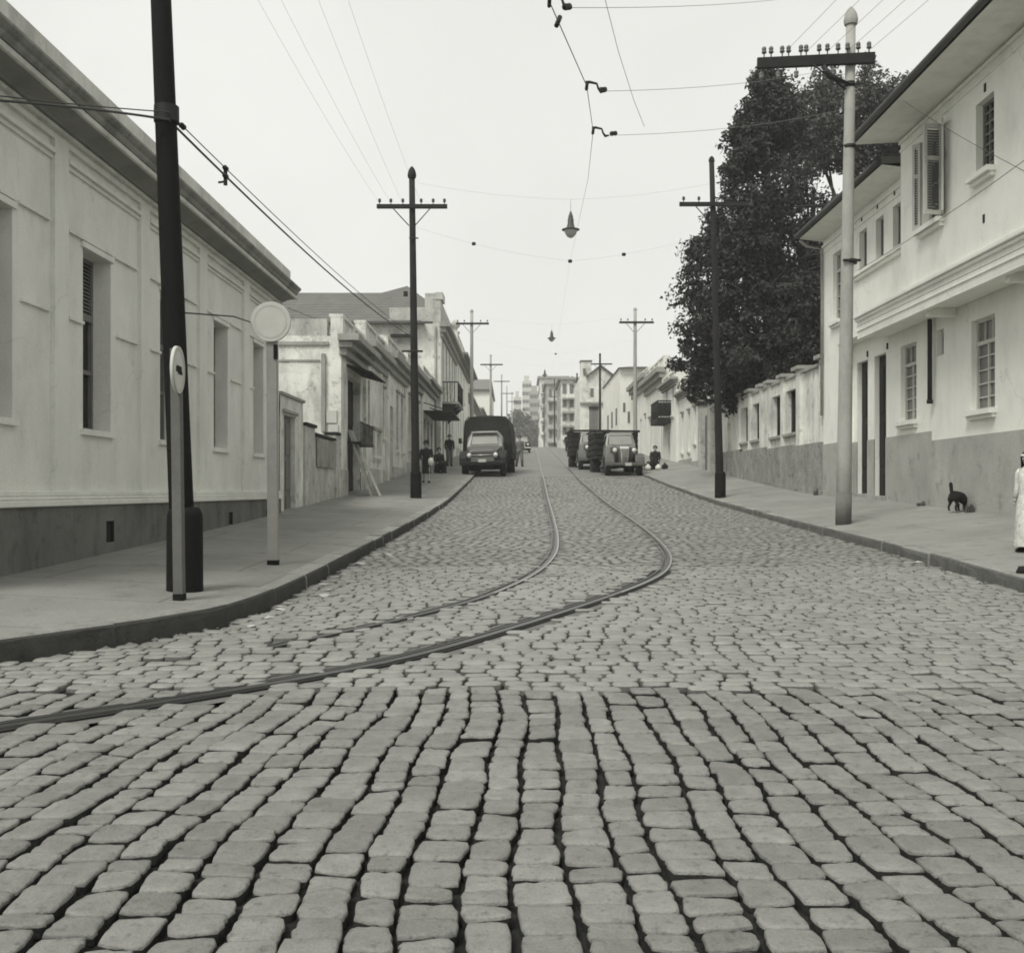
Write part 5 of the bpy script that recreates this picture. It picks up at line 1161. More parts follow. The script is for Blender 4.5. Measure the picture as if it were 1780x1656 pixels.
# ------------------------------------------------------------------ vehicles (local: front towards -Y)
def wheel(t, x, y, r, w):
    mb = MB(); mb.lathe((x,y,r),[(r*.6,-w/2),(r*.9,-w/2),(r,-w*.32),(r,w*.32),(r*.9,w/2),(r*.6,w/2)],20,'X'); wo = obj('wheel', mb, M_tyre, t, fix=False)
    rm = MB(); rm.lathe((x,y,r),[(r*.12,-w*.53),(r*.4,-w*.40),(r*.6,-w*.46),(r*.6,w*.46),(r*.4,w*.40),(r*.12,w*.53)],16,'X'); obj('rim', rm, M_rim, wo, fix=False)
def arch(cx, cz, r, a0, a1, n): return [(cx+r*math.cos(math.radians(a0+(a1-a0)*k/n)), cz+r*math.sin(math.radians(a0+(a1-a0)*k/n))) for k in range(n+1)]
def truck_cover():
    y = 46.3; x = PX(839,y); z = E(y)
    t = thing('covered_truck', 'covered truck with dark tarpaulin, pale cab and dark grille parked on the left kerb', 'truck', (x,y,z), math.radians(-3), None, False); t.rotation_euler = (0,math.radians(-1.5),math.radians(-3)); t.location.z += .03
    # fenders
    for s in (-1,1):
        f = MB(); pr = [(.15,.55),(.18,.82),(.32,1.02),(.6,1.13),(1.0,1.16),(1.35,1.08),(1.6,.85),(1.75,.62)]+arch(.95,.5,.5,0,180,10)
        f.prism(pr, s*.62, s*1.02); obj('fender', f, M_paintd, t, .03)
    b = MB()
    # nose / hood (tapered) and cab as one swept body
    def loft(secs, b_=None):
        nonlocal b
        vs = []; n = len(secs[0])
        for s_ in secs: vs += s_
        b.add(vs,[(i*n+k,i*n+(k+1)%n,(i+1)*n+(k+1)%n,(i+1)*n+k) for i in range(len(secs)-1) for k in range(n)]+[tuple(range(n-1,-1,-1)),tuple(range((len(secs)-1)*n,len(secs)*n))])
    def sec(y_, w, z0, z1, r=.12, wt=None):
        wt = wt or w; return [(-w,y_,z0),(w,y_,z0),(w,y_,z1-r*1.5),(wt,y_,z1-r*.4),(wt-r*1.2,y_,z1),(-wt+r*1.2,y_,z1),(-wt,y_,z1-r*.4),(-w,y_,z1-r*1.5)]
    loft([sec(.28,.60,.6,1.12),sec(.34,.62,.6,1.2,.14),sec(.7,.66,.6,1.28,.14),sec(1.3,.74,.6,1.36,.14),sec(1.42,.78,.55,1.40,.14)])
    obj('hood', b, M_paintm, t, .02); b = MB()
    loft([sec(1.42,.80,.5,1.40,.1),sec(1.50,.80,.5,1.46,.1),sec(1.72,.79,.5,1.98,.2,.62),sec(1.9,.79,.5,2.08,.2,.62),sec(2.5,.79,.5,2.1,.2,.62),sec(2.7,.79,.5,2.02,.2,.62)])
    bo = obj('cab', b, M_paintl, t, .02)
    w = MB(); w.add([(-.6,1.50,1.47),(.6,1.50,1.47),(.54,1.68,1.90),(-.54,1.68,1.90)],[(0,1,2,3)]); w.v = [(a,b_-.03,c) for a,b_,c in w.v]; obj('windshield', w, M_wsh, bo)
    fr = MB(); fr.tube([(-.62,1.47,1.46),(.62,1.47,1.46),(.56,1.66,1.92),(-.56,1.66,1.92),(-.62,1.47,1.46)],.025,6); fr.box(-.012,.012,1.44,1.5,1.46,1.5); obj('windshield_frame', fr, M_paintl, bo, fix=False)
    v = MB(); v.prism([(1.52,1.95),(1.5,2.0),(1.72,2.06),(1.74,2.0)], -.6, .6); obj('visor', v, M_paintl, bo, .01)
    for s in (-1,1):
        g = MB(); g.add([(s*.803,1.75,1.45),(s*.803,2.4,1.45),(s*.70,2.4,1.9),(s*.70,1.9,1.9)],[(0,1,2,3)]); obj('side_window', g, M_glass, bo)
    g = MB(); g.box(-.72,.72,.10,.30,.60,1.02); obj('grille', g, M_paintd, t, .04)
    g = MB(); g.cyl((-.52,.08,.93),(.52,.08,.93),.022,n=8); 
    for k in range(3): g.box(-.5,.5,.085,.1,.68+k*.07,.70+k*.07)
    obj('grille_bar', g, M_chrome, t)
    for s in (-1,1):
        h = MB(); h.lathe((s*.58,.1,.93),[(.02,-.05),(.06,-.045),(.09,-.01),(.095,.04),(.08,.12)],16,'Y'); ho = obj('headlight', h, M_lens, t, fix=False)
        h = MB(); h.lathe((s*.58,.1,.93),[(.093,-.012),(.108,0),(.108,.05),(.09,.06)],16,'Y'); obj('headlight_ring', h, M_chrome, ho, fix=False)
    bp = MB(); bp.box(-.98,.98,-.06,.02,.50,.66); bp.box(-.6,-.5,.02,.3,.52,.6); bp.box(.5,.6,.02,.3,.52,.6); obj('bumper', bp, M_paintd, t, .02)
    lp = MB(); lp.box(-.17,.17,-.085,-.065,.62,.76); obj('licence_plate', lp, M_disc, t)
    ch = MB(); ch.box(-.45,.45,.3,6.4,.42,.6); ch.box(-.9,.9,.9,1.0,.40,.5); ch.cyl((-.8,5.1,.48),(.8,5.1,.48),.06); obj('chassis', ch, M_tyre, t)
    for s in (-1,1): wheel(t, s*.84, .95, .44, .25); wheel(t, s*.86, 5.1, .46, .5)
    bd = MB(); bd.box(-1.12,1.12,2.85,6.5,.85,1.0); bd.box(-1.12,-1.06,2.85,6.5,1.0,1.45); bd.box(1.06,1.12,2.85,6.5,1.0,1.45); bd.box(-1.1,1.1,2.86,2.92,1.0,1.45); bd.box(-1.1,1.1,6.4,6.46,1.0,1.45); obj('cargo_bed', bd, M_woodd, t)
    tp = MB(); tp.sm = True; n = 26; rows = []
    ys = [2.80,2.82,2.95,3.4,3.9,4.4,4.9,5.4,5.9,6.3,6.48,6.5]
    for j,yy in enumerate(ys):
        row = []; k_ = 1 if 1 < j < len(ys)-2 else .97
        for i in range(n+1):
            u = i/n; px_ = 2*math.pi*.5*u
            # rounded box arch from left base to right base
            th = math.pi*(1-u); c, s_ = math.cos(th), math.sin(th); pw = .30
            xx = math.copysign(abs(c)**pw, c)*1.17; zz = 1.12+1.70*abs(s_)**.27*(1.0+ .0)
            xx *= 1-.12*((zz-1.1)/1.7)
            zz -= (.05 if 2 < j < 9 and j % 2 else 0)*(s_>.6)
            row.append((xx*k_+random.gauss(0,.008), yy+random.gauss(0,.008), 1.12+(zz-1.12)*k_+random.gauss(0,.008)))
        rows += row
    tp.add(rows,[(j*(n+1)+i,j*(n+1)+i+1,(j+1)*(n+1)+i+1,(j+1)*(n+1)+i) for j in range(len(ys)-1) for i in range(n)])
    # front and back cloth with sagging folds
    for yy,sg in ((2.80,-1),(6.5,1)):
        vs = []; m_ = 12
        base = rows[:n+1] if sg < 0 else rows[-(n+1):]
        cen = (0,yy,1.5)
        for q in range(m_+1):
            f = q/m_
            for p in base: 
                xx = p[0]*(1-f); zz = p[2]*(1-f)+1.35*f; vs.append((xx, yy+sg*(.02*math.sin(abs(xx)*5+zz*6))*min(1,4*f), zz))
        tp.add(vs,[(q*(n+1)+i,q*(n+1)+i+1,(q+1)*(n+1)+i+1,(q+1)*(n+1)+i) for q in range(m_) for i in range(n)])
    obj('tarpaulin', tp, M_tarp, t)
    for yy in (2.79,3.9,5.2,6.51):
        tt = MB(); tt.tube([(-1.1,yy,1.2),(-1.04,yy,2.3),(-.99,yy,2.6),(-.88,yy,2.76),(0,yy,2.83),(.88,yy,2.76),(.99,yy,2.6),(1.04,yy,2.3),(1.1,yy,1.2)],.022,6)
        obj('tarp_hoop', tt, M_tarp, t, fix=False)
    for s in (-1,1):
        m = MB(); m.tube([(s*.82,1.6,1.5),(s*1.12,1.5,1.62)],.014,5); m.box(s*1.1-.07,s*1.1+.07,1.46,1.5,1.52,1.76); obj('mirror', m, M_iron, t)
truck_cover()
def truck_old(label, x, y, rot, paint, scale=1.0):
    z = E(y); t = thing('old_truck', label, 'truck', (x,y,z), rot, 'pair of old trucks parked at the right kerb', False)
    for s in (-1,1):
        f = MB(); pr = [(.0,.42),(.02,.62),(.12,.82),(.35,.97),(.65,1.0),(.95,.9),(1.25,.7),(1.55,.52),(2.2,.44),(2.2,.40),(1.5,.42)]+arch(.62,.44,.42,0,180,10)
        f.prism(pr, s*.46, s*.86); obj('fender', f, paint, t, .04)
    b = MB(); secs = []
    for (yy,w0,w1,z0,z1) in ((.22,.16,.24,.55,1.26),(.24,.19,.28,.5,1.32),(.7,.3,.36,.5,1.36),(1.35,.42,.48,.5,1.42)):
        secs.append([(-w0,yy,z0),(w0,yy,z0),(w1,yy,z0+(z1-z0)*.6),(w1,yy,z1-.12),(w1*.6,yy,z1),(-w1*.6,yy,z1),(-w1,yy,z1-.12),(-w1,yy,z0+(z1-z0)*.6)])
    vs = sum(secs,[]); b.add(vs,[(i*8+k,i*8+(k+1)%8,(i+1)*8+(k+1)%8,(i+1)*8+k) for i in range(3) for k in range(8)]+[tuple(range(7,-1,-1)),tuple(range(24,32))])
    obj('hood', b, paint, t, .02)
    c = MB(); pr = [(1.35,.5),(1.35,1.36),(1.42,1.42),(1.62,1.86),(1.75,1.93),(2.3,1.95),(2.6,1.88),(2.65,1.7),(2.65,.5)]
    c.prism(pr, -.66, .66, lambda y_,z_: 1 if z_ < 1.45 else 1-.16*(z_-1.45)/.5); co = obj('cab', c, M_paintl, t, .05)
    w = MB(); w.add([(-.53,1.40,1.44),(.53,1.40,1.44),(.49,1.58,1.82),(-.49,1.58,1.82)],[(0,1,2,3)]); obj('windshield', w, M_wsh, co)
    fr = MB(); fr.tube([(-.56,1.39,1.42),(.56,1.39,1.42),(.51,1.58,1.85),(-.51,1.58,1.85),(-.56,1.39,1.42)],.022,6); obj('windshield_frame', fr, M_paintl, co, fix=False)
    for s in (-1,1):
        g = MB(); g.add([(s*.668,1.65,1.42),(s*.668,2.3,1.42),(s*.585,2.3,1.82),(s*.585,1.78,1.82)],[(0,1,2,3)]); obj('side_window', g, M_glass, co)
    g = MB(); g.prism([(.16,.5),(.12,.8),(.16,1.2),(.24,1.30),(.26,.5)], -.2, .2, lambda y_,z_: .62+.5*(z_-.5)); go = obj('grille', g, M_chrome, t, .02)
    g = MB()
    for k in range(7): 
        u = (k-3)/3.4; g.add([(u*.11-.008,.145,.55),(u*.11+.008,.145,.55),(u*.17+.008,.135,1.18),(u*.17-.008,.135,1.18),(u*.11-.008,.11,.8),(u*.11+.008,.11,.8)],[(0,1,5,4),(4,5,2,3)])
    obj('grille_slat', g, M_paintd, go)
    for s in (-1,1):
        h = MB(); h.lathe((s*.42,.22,1.12),[(.02,-.05),(.09,-.035),(.12,.0),(.12,.06),(.08,.2),(.03,.27)],16,'Y'); ho = obj('headlight', h, M_paintd, t, fix=False)
        l = MB(); l.lathe((s*.42,.22,1.12),[(.01,-.062),(.07,-.052),(.105,-.02)],16,'Y'); obj('lens', l, M_lens, ho, fix=False)
    bp = MB(); bp.box(-.84,.84,-.10,-.05,.46,.58); bp.box(-.4,-.34,-.05,.3,.46,.54); bp.box(.34,.4,-.05,.3,.46,.54); obj('bumper', bp, M_rim, t, .015)
    lp = MB(); lp.box(-.02,.26,-.125,-.105,.44,.57); obj('licence_plate', lp, M_disc, t)
    ch = MB(); ch.box(-.36,.36,.3,5.3,.42,.58); ch.cyl((-.7,.62,.4),(.7,.62,.4),.05); obj('chassis', ch, M_tyre, t)
    for s in (-1,1): wheel(t, s*.70, .62, .40, .2); wheel(t, s*.80, 4.2, .43, .4)
    bd = MB(); bd.box(-1.0,1.0,2.75,5.4,.82,.95)
    for k in range(4):
        zz = 1.0+k*.27
        for s in (-1,1): bd.box(s*.96,s*1.0,2.75,5.4,zz,zz+.2)
        bd.box(-.96,.96,2.75,2.79,zz,zz+.2); bd.box(-.96,.96,5.36,5.4,zz,zz+.2)
    for s in (-1,1):
        for yy in (2.8,3.7,4.5,5.3): bd.box(s*.955-.03,s*.955+.03,yy-.04,yy+.04,.95,2.1)
    bd.box(-1.08,1.08,2.68,2.74,2.03,2.13); bd.box(-1.08,-1.02,2.74,5.4,2.05,2.11); bd.box(1.02,1.08,2.74,5.4,2.05,2.11); obj('cargo_bed', bd, M_woodd, t)
    bk = MB(); bk.sm = False; bk.box(-.95,.95,2.85,5.3,.95,1.85); obj('load', bk, M_tarp, t, .08)
    t.scale = (scale,)*3
    return t
truck_old('old truck with light upright grille and round headlights, nearest the right kerb', PX(1087,47.3), 47.3, math.radians(3), M_paintm, 1.03)
truck_old('grey nosed old truck half hidden behind the one with the light grille', PX(1036,53.9), 53.9, math.radians(2), M_paintm, 1.03)
def car_far():
    y = 97; x = PX(907,y); t = thing('sedan_car', 'dark sedan driving far up the street beside the covered truck', 'car', (x,y,E(y)), 0, None, False)
    b = MB(); b.prism([(0,.4),(.02,.75),(.2,.95),(1.4,1.02),(1.6,1.05),(3.9,1.05),(4.5,.9),(4.6,.4)], -.72, .72); obj('body', b, M_paintd, t, .08)
    c = MB(); c.prism([(1.45,1.04),(1.85,1.5),(2.2,1.58),(3.2,1.56),(4.0,1.04)], -.66, .66, lambda y_,z_: 1-.16*(z_-1.04)/.5); co = obj('cabin', c, M_paintm, t, .06)
    w = MB(); w.add([(-.56,1.47,1.08),(.56,1.47,1.08),(.48,1.81,1.48),(-.48,1.81,1.48)],[(0,1,2,3)]); obj('windshield', w, M_wsh, co)
    for s in (-1,1):
        f = MB(); f.prism([(-.05,.4),(0,.7),(.3,.85),(.9,.85),(1.5,.6),(1.5,.4)]+arch(.7,.35,.36,0,180,8), s*.5, s*.86); obj('fender', f, M_paintd, t, .04)
        h = MB(); h.lathe((s*.56,.0,.78),[(.02,-.05),(.09,-.02),(.1,.1)],12,'Y'); obj('headlight', h, M_lens, t, fix=False)
        wheel(t, s*.7, .7, .34, .18); wheel(t, s*.7, 3.6, .34, .18)
    g = MB(); g.box(-.3,.3,-.05,.03,.5,.92); obj('grille', g, M_chrome, t, .02)
    bp = MB(); bp.box(-.84,.84,-.16,-.1,.42,.54); obj('bumper', bp, M_chrome, t, .02)
car_far()

# ------------------------------------------------------------------ people and the cat
def skin_mesh(name, verts, edges, radii, roots, m, parent, sub=1):
    me = bpy.data.meshes.new(name); me.from_pydata(verts, edges, []); o = bpy.data.objects.new(name, me); COL.objects.link(o)
    sk = o.modifiers.new('Skin','SKIN'); sk.use_smooth_shade = True
    if not me.skin_vertices: 
        bm = bmesh.new(); bm.from_mesh(me); bm.verts.layers.skin.verify(); bm.to_mesh(me); bm.free()
    for i, r in enumerate(radii):
        sv = me.skin_vertices[0].data[i]; sv.radius = (r,r) if not isinstance(r,tuple) else r; sv.use_root = i in roots
    if sub: s_ = o.modifiers.new('Subdivision','SUBSURF'); s_.levels = sub; s_.render_levels = sub
    dg = bpy.context.evaluated_depsgraph_get(); dg.update(); new = bpy.data.meshes.new_from_object(o.evaluated_get(dg)); 
    bpy.data.objects.remove(o); new.name = name; new.materials.clear(); new.materials.append(m)
    for p in new.polygons: p.use_smooth = True
    o2 = bpy.data.objects.new(name, new); COL.objects.link(o2)
    if parent is not None: o2.parent = parent
    return o2
def person(label, loc, rot, h, top, bottom, dress=False, pose='stand', hair=True, group=None, arms=(.0,.0), stride=.0, face=False, hem=.28, hat=None, hairlen=.0, skirtw=.17):
    k = h/1.7; t = thing('person', label, 'person', loc, rot, group, False)
    v = []; e = []; r = []; roots = []
    def add(p, rad, par=None):
        v.append(tuple(c*k for c in p)); r.append(rad*k if not isinstance(rad,tuple) else tuple(a*k for a in rad)); i = len(v)-1
        if par is not None: e.append((par,i))
        return i
    sit = pose == 'sit'; zo = -.52 if sit else 0
    pel = add((0,0,.92+zo), (.15,.11)); roots.append(pel)
    wa = add((0,0,1.08+zo), (.125,.095), pel); chst = add((0,.01,1.27+zo), (.15,.105), wa); sh = add((0,.01,1.40+zo), (.10,.075), chst); nk = add((0,-.0,1.47+zo), .05, sh); jw = add((0,-.015,1.535+zo), .068, nk); hd = add((0,-.005,1.61+zo), .092, jw); add((0,.0,1.675+zo), .06, hd)
    hands = []
    for s, fwd in ((-1,arms[0]),(1,arms[1])):
        s1 = add((s*.17,.01,1.385+zo), .055, sh)
        el = add((s*.235,.02-.05*fwd,1.11+zo), .042, s1); ha = add((s*(.25-.10*fwd),-.02-.26*fwd,.90+.17*fwd+zo), .028, el); pm = add((s*(.25-.13*fwd),-.03-.33*fwd,.83+.22*fwd+zo), .036, ha)
        hands.append((s,v[pm],v[ha]))
        hp = add((s*.09,0,.86+zo), .085, pel)
        st = stride*s
        if sit: kn = add((s*.11,-.38,.46), .06, hp); an = add((s*.12,-.36,.09), .042, kn)
        else: kn = add((s*.095,-.03-st*.5,.49), .058, hp); an = add((s*.10,.03-st,.09), .040, kn)
        add((s*.11,v[an][1]/k-.10,.035), .038, an)
    skin_mesh('body', v, e, r, roots, M_skin, t)
    # fingers on the palms: five short chains of their own in one hand mesh
    for s, pm, wr in hands:
        d = (Vector(pm)-Vector(wr)).normalized(); a = Vector((s,0,0)); a = (a-d*a.dot(d)).normalized(); n_ = d.cross(a)
        fm = MB()
        for q,(off,L) in enumerate(((-.026,.062),(-.009,.075),(.009,.07),(.025,.055))):
            p0 = Vector(pm)+n_*off*k; fm.tube([p0,p0+d*L*.55*k,p0+(d*L*.95-a*.018)*k],[.0095*k,.0085*k,.006*k],6)
        p0 = Vector(pm)-n_*.03*k-d*.03*k; fm.tube([p0,p0+(d*.03-n_*.03)*k,p0+(d*.055-n_*.035)*k],[.010*k,.009*k,.007*k],6)
        obj('fingers', fm, M_skin, t, fix=False)
    def loft(name, rings, m, n=20):
        mb = MB(); mb.sm = True; vs = []
        for (z,rx,ry,cy) in rings:
            for i in range(n):
                a = 2*math.pi*i/n; f = 1+(.05*math.sin(5*a+z*3) if z < .8 and dress else 0); vs.append((rx*f*math.cos(a)*k,(cy+ry*f*math.sin(a))*k,(z+zo)*k))
        mb.add(vs,[(j*n+i,j*n+(i+1)%n,(j+1)*n+(i+1)%n,(j+1)*n+i) for j in range(len(rings)-1) for i in range(n)]); return obj(name, mb, m, t)
    loft('blouse' if dress else 'jacket', [(.86,.175,.13,0),(1.0,.16,.125,0),(1.1,.155,.12,0),(1.25,.185,.135,.01),(1.36,.19,.12,.01),(1.42,.13,.09,.01),(1.455,.075,.07,.01)], top)
    sl = MB()
    for s, fwd in ((-1,arms[0]),(1,arms[1])):
        pts = [(s*.15,.01,1.385+zo),(s*.19,.01,1.34+zo),(s*.235,.02-.05*fwd,1.11+zo),(s*(.25-.10*fwd),-.02-.26*fwd,.91+.17*fwd+zo)]
        sl.tube([tuple(c*k for c in p) for p in pts],[.07*k,.078*k,.062*k,.048*k],10)
    obj('sleeves', sl, top, t, fix=False)
    if dress: loft('skirt', [(hem,skirtw*1.25,skirtw*1.15,0),(hem+.02,skirtw*1.27,skirtw*1.17,0),(.6,skirtw*1.15,skirtw*1.0,0),(.85,.19,.15,0),(.97,.165,.128,0)], bottom)
    else:
        tr = MB()
        for s in (-1,1):
            st = stride*s
            pts = [(s*.085,0,.95+zo),(s*.09,0,.82+zo)]+([(s*.11,-.38,.47),(s*.12,-.36,.1)] if sit else [(s*.095,-.03-st*.5,.49),(s*.10,.03-st,.08)])
            tr.tube([tuple(c*k for c in p) for p in pts],[.12*k,.11*k,.085*k,.068*k],12)
        obj('trousers', tr, bottom, t, fix=False)
    sh_ = MB()
    for s in (-1,1):
        st = stride*s; yy = (-.36 if sit else .03-st); sh_.tube([(s*.10*k,(yy+.05)*k,.05*k),(s*.105*k,(yy-.03)*k,.05*k),(s*.11*k,(yy-.13)*k,.035*k),(s*.11*k,(yy-.18)*k,.03*k)],[.045*k,.052*k,.042*k,.025*k],8)
    obj('shoes', sh_, M_cdark, t, fix=False)
    if hair:
        hm = MB(); hm.sm = True; n = 18; rows = []
        for j in range(8):
            ph = math.pi*.5*(j/7)*1.25
            for i in range(n):
                a = 2*math.pi*i/n; fr = max(0,-math.sin(a)); phx = ph*(1-.45*fr*(j/7))+0
                ex = 1.0+(hairlen*.6*(1-fr) if j > 4 else 0)
                rows.append((.112*math.sin(phx)*math.cos(a)*k*ex,(.005+.118*math.sin(phx)*math.sin(a)*ex)*k,(1.61+zo+.125*math.cos(phx)-(hairlen*.5*(j-4)/3 if j > 4 and fr < .6 else 0))*k))
        hm.add(rows,[(j*n+i,j*n+(i+1)%n,(j+1)*n+(i+1)%n,(j+1)*n+i) for j in range(7) for i in range(n)]); obj('hair', hm, M_hair, t)
    if hat:
        hm = MB(); hm.lathe((0,0,(1.66+zo)*k),[(.17*k,0),(.17*k,.012*k),(.115*k,.02*k),(.11*k,.09*k),(.05*k,.12*k)],18); obj('hat', hm, hat, t, fix=False)
    if face:
        for s in (-1,1):
            em = MB(); em.lathe((s*.034*k,-.092*k,1.615*k),[(.002,-.012*k),(.012*k,-.006*k),(.013*k,.004*k)],8,'Y'); obj('eye', em, M_hair, t, fix=False)
            em = MB(); em.tube([(s*.095*k,0,1.63*k),(s*.108*k,.01*k,1.60*k),(s*.095*k,.0,1.575*k)],.012*k,6); obj('ear', em, M_skin, t, fix=False)
        em = MB(); em.tube([(0,-.095*k,1.61*k),(0,-.112*k,1.575*k),(0,-.095*k,1.565*k)],[.008*k,.014*k,.008*k],6); obj('nose', em, M_skin, t, fix=False)
        em = MB(); em.box(-.025*k,.025*k,-.088*k,-.08*k,1.535*k,1.543*k); obj('mouth', em, M_cmid, t)
    return t
xw, yw = PX(741,39.5), 39.5
pw_ = person('woman in black coat dress and hat walking on the left pavement behind the pole', (xw,yw,GL(xw,yw)), math.radians(8), 1.52, M_cdark, M_cdark, True, hair=True, hat=M_cdark, arms=(.3,.75), stride=.12, hem=.38, skirtw=.15)
xb = xw+.2; mb = MB(); mb.sm = True
mb.lathe((xb,yw-.34,GL(xw,yw)+.78),[(.03,-.15),(.08,-.12),(.10,0),(.085,.10),(.03,.14)],10); single('bundle', mb, M_clight, 'white bundle carried by the woman in black', 'bundle', (xb,yw-.34,GL(xw,yw)+.64))
x_, y_ = PX(783,55), 55.0
person('person in dark clothes standing by the shop doorways beyond the woman', (x_-.05,y_,GL(x_,y_)), .4, 1.62, M_cdark, M_cmid, False, arms=(.1,.2))
x_, y_ = PX(763,47), 47.0
person('person in dark clothes sitting low against the left house fronts', (x_,y_,GL(x_,y_)), .6, 1.6, M_cdark, M_cdark, False, 'sit', arms=(.6,.6))
bm_ = MB(); bm_.lathe((x_,y_+.12,GL(x_,y_)),[(.2,0),(.24,.05),(.22,.3),(.16,.38)],12); single('basket', bm_, M_woodd, 'dark round basket used as a seat on the left pavement', 'basket', (x_,y_+.12,GL(x_,y_)))
x_, y_ = PX(903,58.5), 58.5
person('man in grey trousers crossing the roadway beside the covered truck', (x_,y_,E(y_)), .3, 1.68, M_cmid, M_cmid, False, stride=.22, arms=(.3,.1))
x_, y_ = PX(986,104), 104.0
person('left one of two dark figures standing far up the right kerb', (x_,y_,E(y_)), 0, 1.75, M_cdark, M_cdark, False, group='two distant figures')
x_, y_ = PX(996,101), 101.0
person('right one of two dark figures standing far up the right kerb', (x_,y_,E(y_)), .2, 1.8, M_cdark, M_cdark, False, group='two distant figures')
x_, y_ = PX(1139,50.5), 50.5
person('person in black seated on the right pavement beside white bundles', (x_,y_,GR(x_,y_)), -.3, 1.6, M_cdark, M_cdark, False, 'sit', arms=(.7,.4))
for (dx,dy,s_,lb,m_) in ((-.38,-.3,.17,'white bundle left of the seated person in black',M_clight),(.05,-.75,.15,'white bundle in front of the seated person in black',M_clight),(.38,-.55,.16,'dark sack right of the seated person in black',M_cdark),(-.3,.2,.22,'dark basket behind the seated person in black',M_woodd)):
    q = MB(); z = GR(x_+dx,y_+dy); q.lathe((x_+dx,y_+dy,z),[(s_*.7,0),(s_,s_*.5),(s_*.9,s_*1.1),(s_*.35,s_*1.5),(s_*.3,s_*1.8)],12); single('bundle', q, m_, lb, 'bundle', (x_+dx,y_+dy,z))
q = MB(); z = GR(x_,y_+.12); q.box(x_-.2,x_+.2,y_-.05,y_+.3,z,z+.36); q.box(x_-.22,x_+.22,y_-.07,y_+.32,z+.36,z+.40); single('wooden_crate', q, M_woodd, 'dark crate under the seated person in black', 'crate', (x_,y_+.12,z), bev=.01)
# girl at the right edge
xg, yg = PX(1787,13.5), 13.5; zg_ = GR(xg,yg)
girl = person('girl in pale print dress with white headband at the right edge', (xg,yg,zg_), math.radians(-72), 1.27, M_cprint, M_cprint, True, face=True, hairlen=.3, hem=.10, arms=(.1,.15), skirtw=.18)
k = 1.27/1.7
hb = MB(); hb.sm = True; n = 24
vs = []
for i in range(n):
    a = 2*math.pi*i/n
    for (dz,q) in ((.0,1.0),(.035,.99)): vs.append((.109*math.cos(a)*k*q,.114*math.sin(a)*k*q,(1.650+dz+.02*math.sin(a))*k))
hb.add(vs,[(2*i,2*i+1,(2*i+3)%(2*n),(2*i+2)%(2*n)) for i in range(n)]); obj('headband', hb, M_clight, girl)
xs_, ys_ = PX(1776,11.6), 11.62; q = MB(); zq = GR(5.55,11.6)-.02; xs_ = 5.47
q.sm = True; q.tube([(xs_-.05,ys_,zq+.03),(xs_-.02,ys_,zq+.06),(xs_+.06,ys_-.02,zq+.06),(xs_+.14,ys_-.03,zq+.04)],[.02,.05,.055,.03],8); single('shoe', q, M_cdark, 'dark shoe lying on the right kerb at the picture edge', 'shoe', (xs_,ys_,zq))
def cat():
    x = PX(1687,20); y = 20.0; z = GR(x,y); x = min(x, 8.22); t = thing('cat', 'dark cat with raised tail sniffing the foot of the white house wall', 'cat', (x,y,z), math.radians(38), None, False)
    v = []; e = []; r = []
    def add(p, rad, par=None):
        v.append(p); r.append(rad)
        if par is not None: e.append((par,len(v)-1))
        return len(v)-1
    # local: cat faces +X
    hip = add((-.13,0,.235),(.095,.10)); lo = add((-.03,0,.245),(.098,.095),hip); ch = add((.08,0,.22),(.092,.10),lo); nk = add((.155,0,.185),.07,ch); hd = add((.215,0,.14),.066,nk); mz = add((.27,0,.105),.034,hd)
    for s in (-1,1):
        th = add((-.15,s*.055,.19),.050,hip); hk = add((-.125,s*.06,.125),.026,th); ho = add((-.175,s*.06,.075),.019,hk); add((-.165,s*.06,.02),.017,ho); add((-.135,s*.06,.014),.018,len(v)-1)
        sh = add((.10,s*.05,.17),.036,ch); el = add((.09,s*.05,.115),.023,sh); wr = add((.10,s*.05,.05),.018,el); add((.105,s*.05,.018),.017,wr); add((.13,s*.05,.013),.018,len(v)-1)
    tb = add((-.19,0,.30),.03,hip); t1 = add((-.20,0,.36),.03,tb); t2 = add((-.21,0,.42),.034,t1); add((-.225,0,.465),.026,t2)
    skin_mesh('body', v, e, r, [0], M_fur, t, 1)
    for s in (-1,1):
        em = MB(); em.add([(.215,s*.02,.185),(.245,s*.05,.18),(.225,s*.035,.20),(.205,s*.045,.245)],[(0,1,3),(1,2,3),(2,0,3),(0,2,1)]); obj('ear', em, M_fur, t)
    t.scale = (1.18,1.18,1.18)
cat()
def tuft(label, x, y, z, r, h, n, seed, m=M_weed):
    rng = random.Random(seed); mb = MB()
    for k in range(n):
        a = rng.uniform(0,6.28); q = r*rng.random()**.7; bx, by = x+q*math.cos(a)*.8, y+q*math.sin(a)*.5; hh = h*rng.uniform(.4,1)*(1-.5*q/r); l = rng.uniform(-.4,.4)*hh; w = rng.uniform(.006,.016)
        b = rng.uniform(0,3.14); dx, dy = w*math.cos(b), w*math.sin(b)
        mb.add([(bx-dx,by-dy,z-.005),(bx+dx,by+dy,z-.005),(bx+l*.6+dx*.7,by+dy*.7,z+hh*.6),(bx+l,by,z+hh),(bx+l*.6-dx*.7,by-dy*.7,z+hh*.6)],[(0,1,2,3,4)])
    single('weed_tuft', mb, m, label, 'weed', (x,y,z), 'weeds along the walls and kerbs')
tuft('dark weed tuft on the pavement in front of the cat', 8.40, 19.75, GR(8.4,19.75), .2, .24, 150, 1)
tuft('small weed tuft at the wall left of the cat', 8.38, 22.2, GR(8.38,22.2), .14, .16, 60, 2)
tuft('weed tuft at the corner where garden wall meets white house', 7.98, 28.6, GR(7.98,28.6), .14, .25, 60, 3)
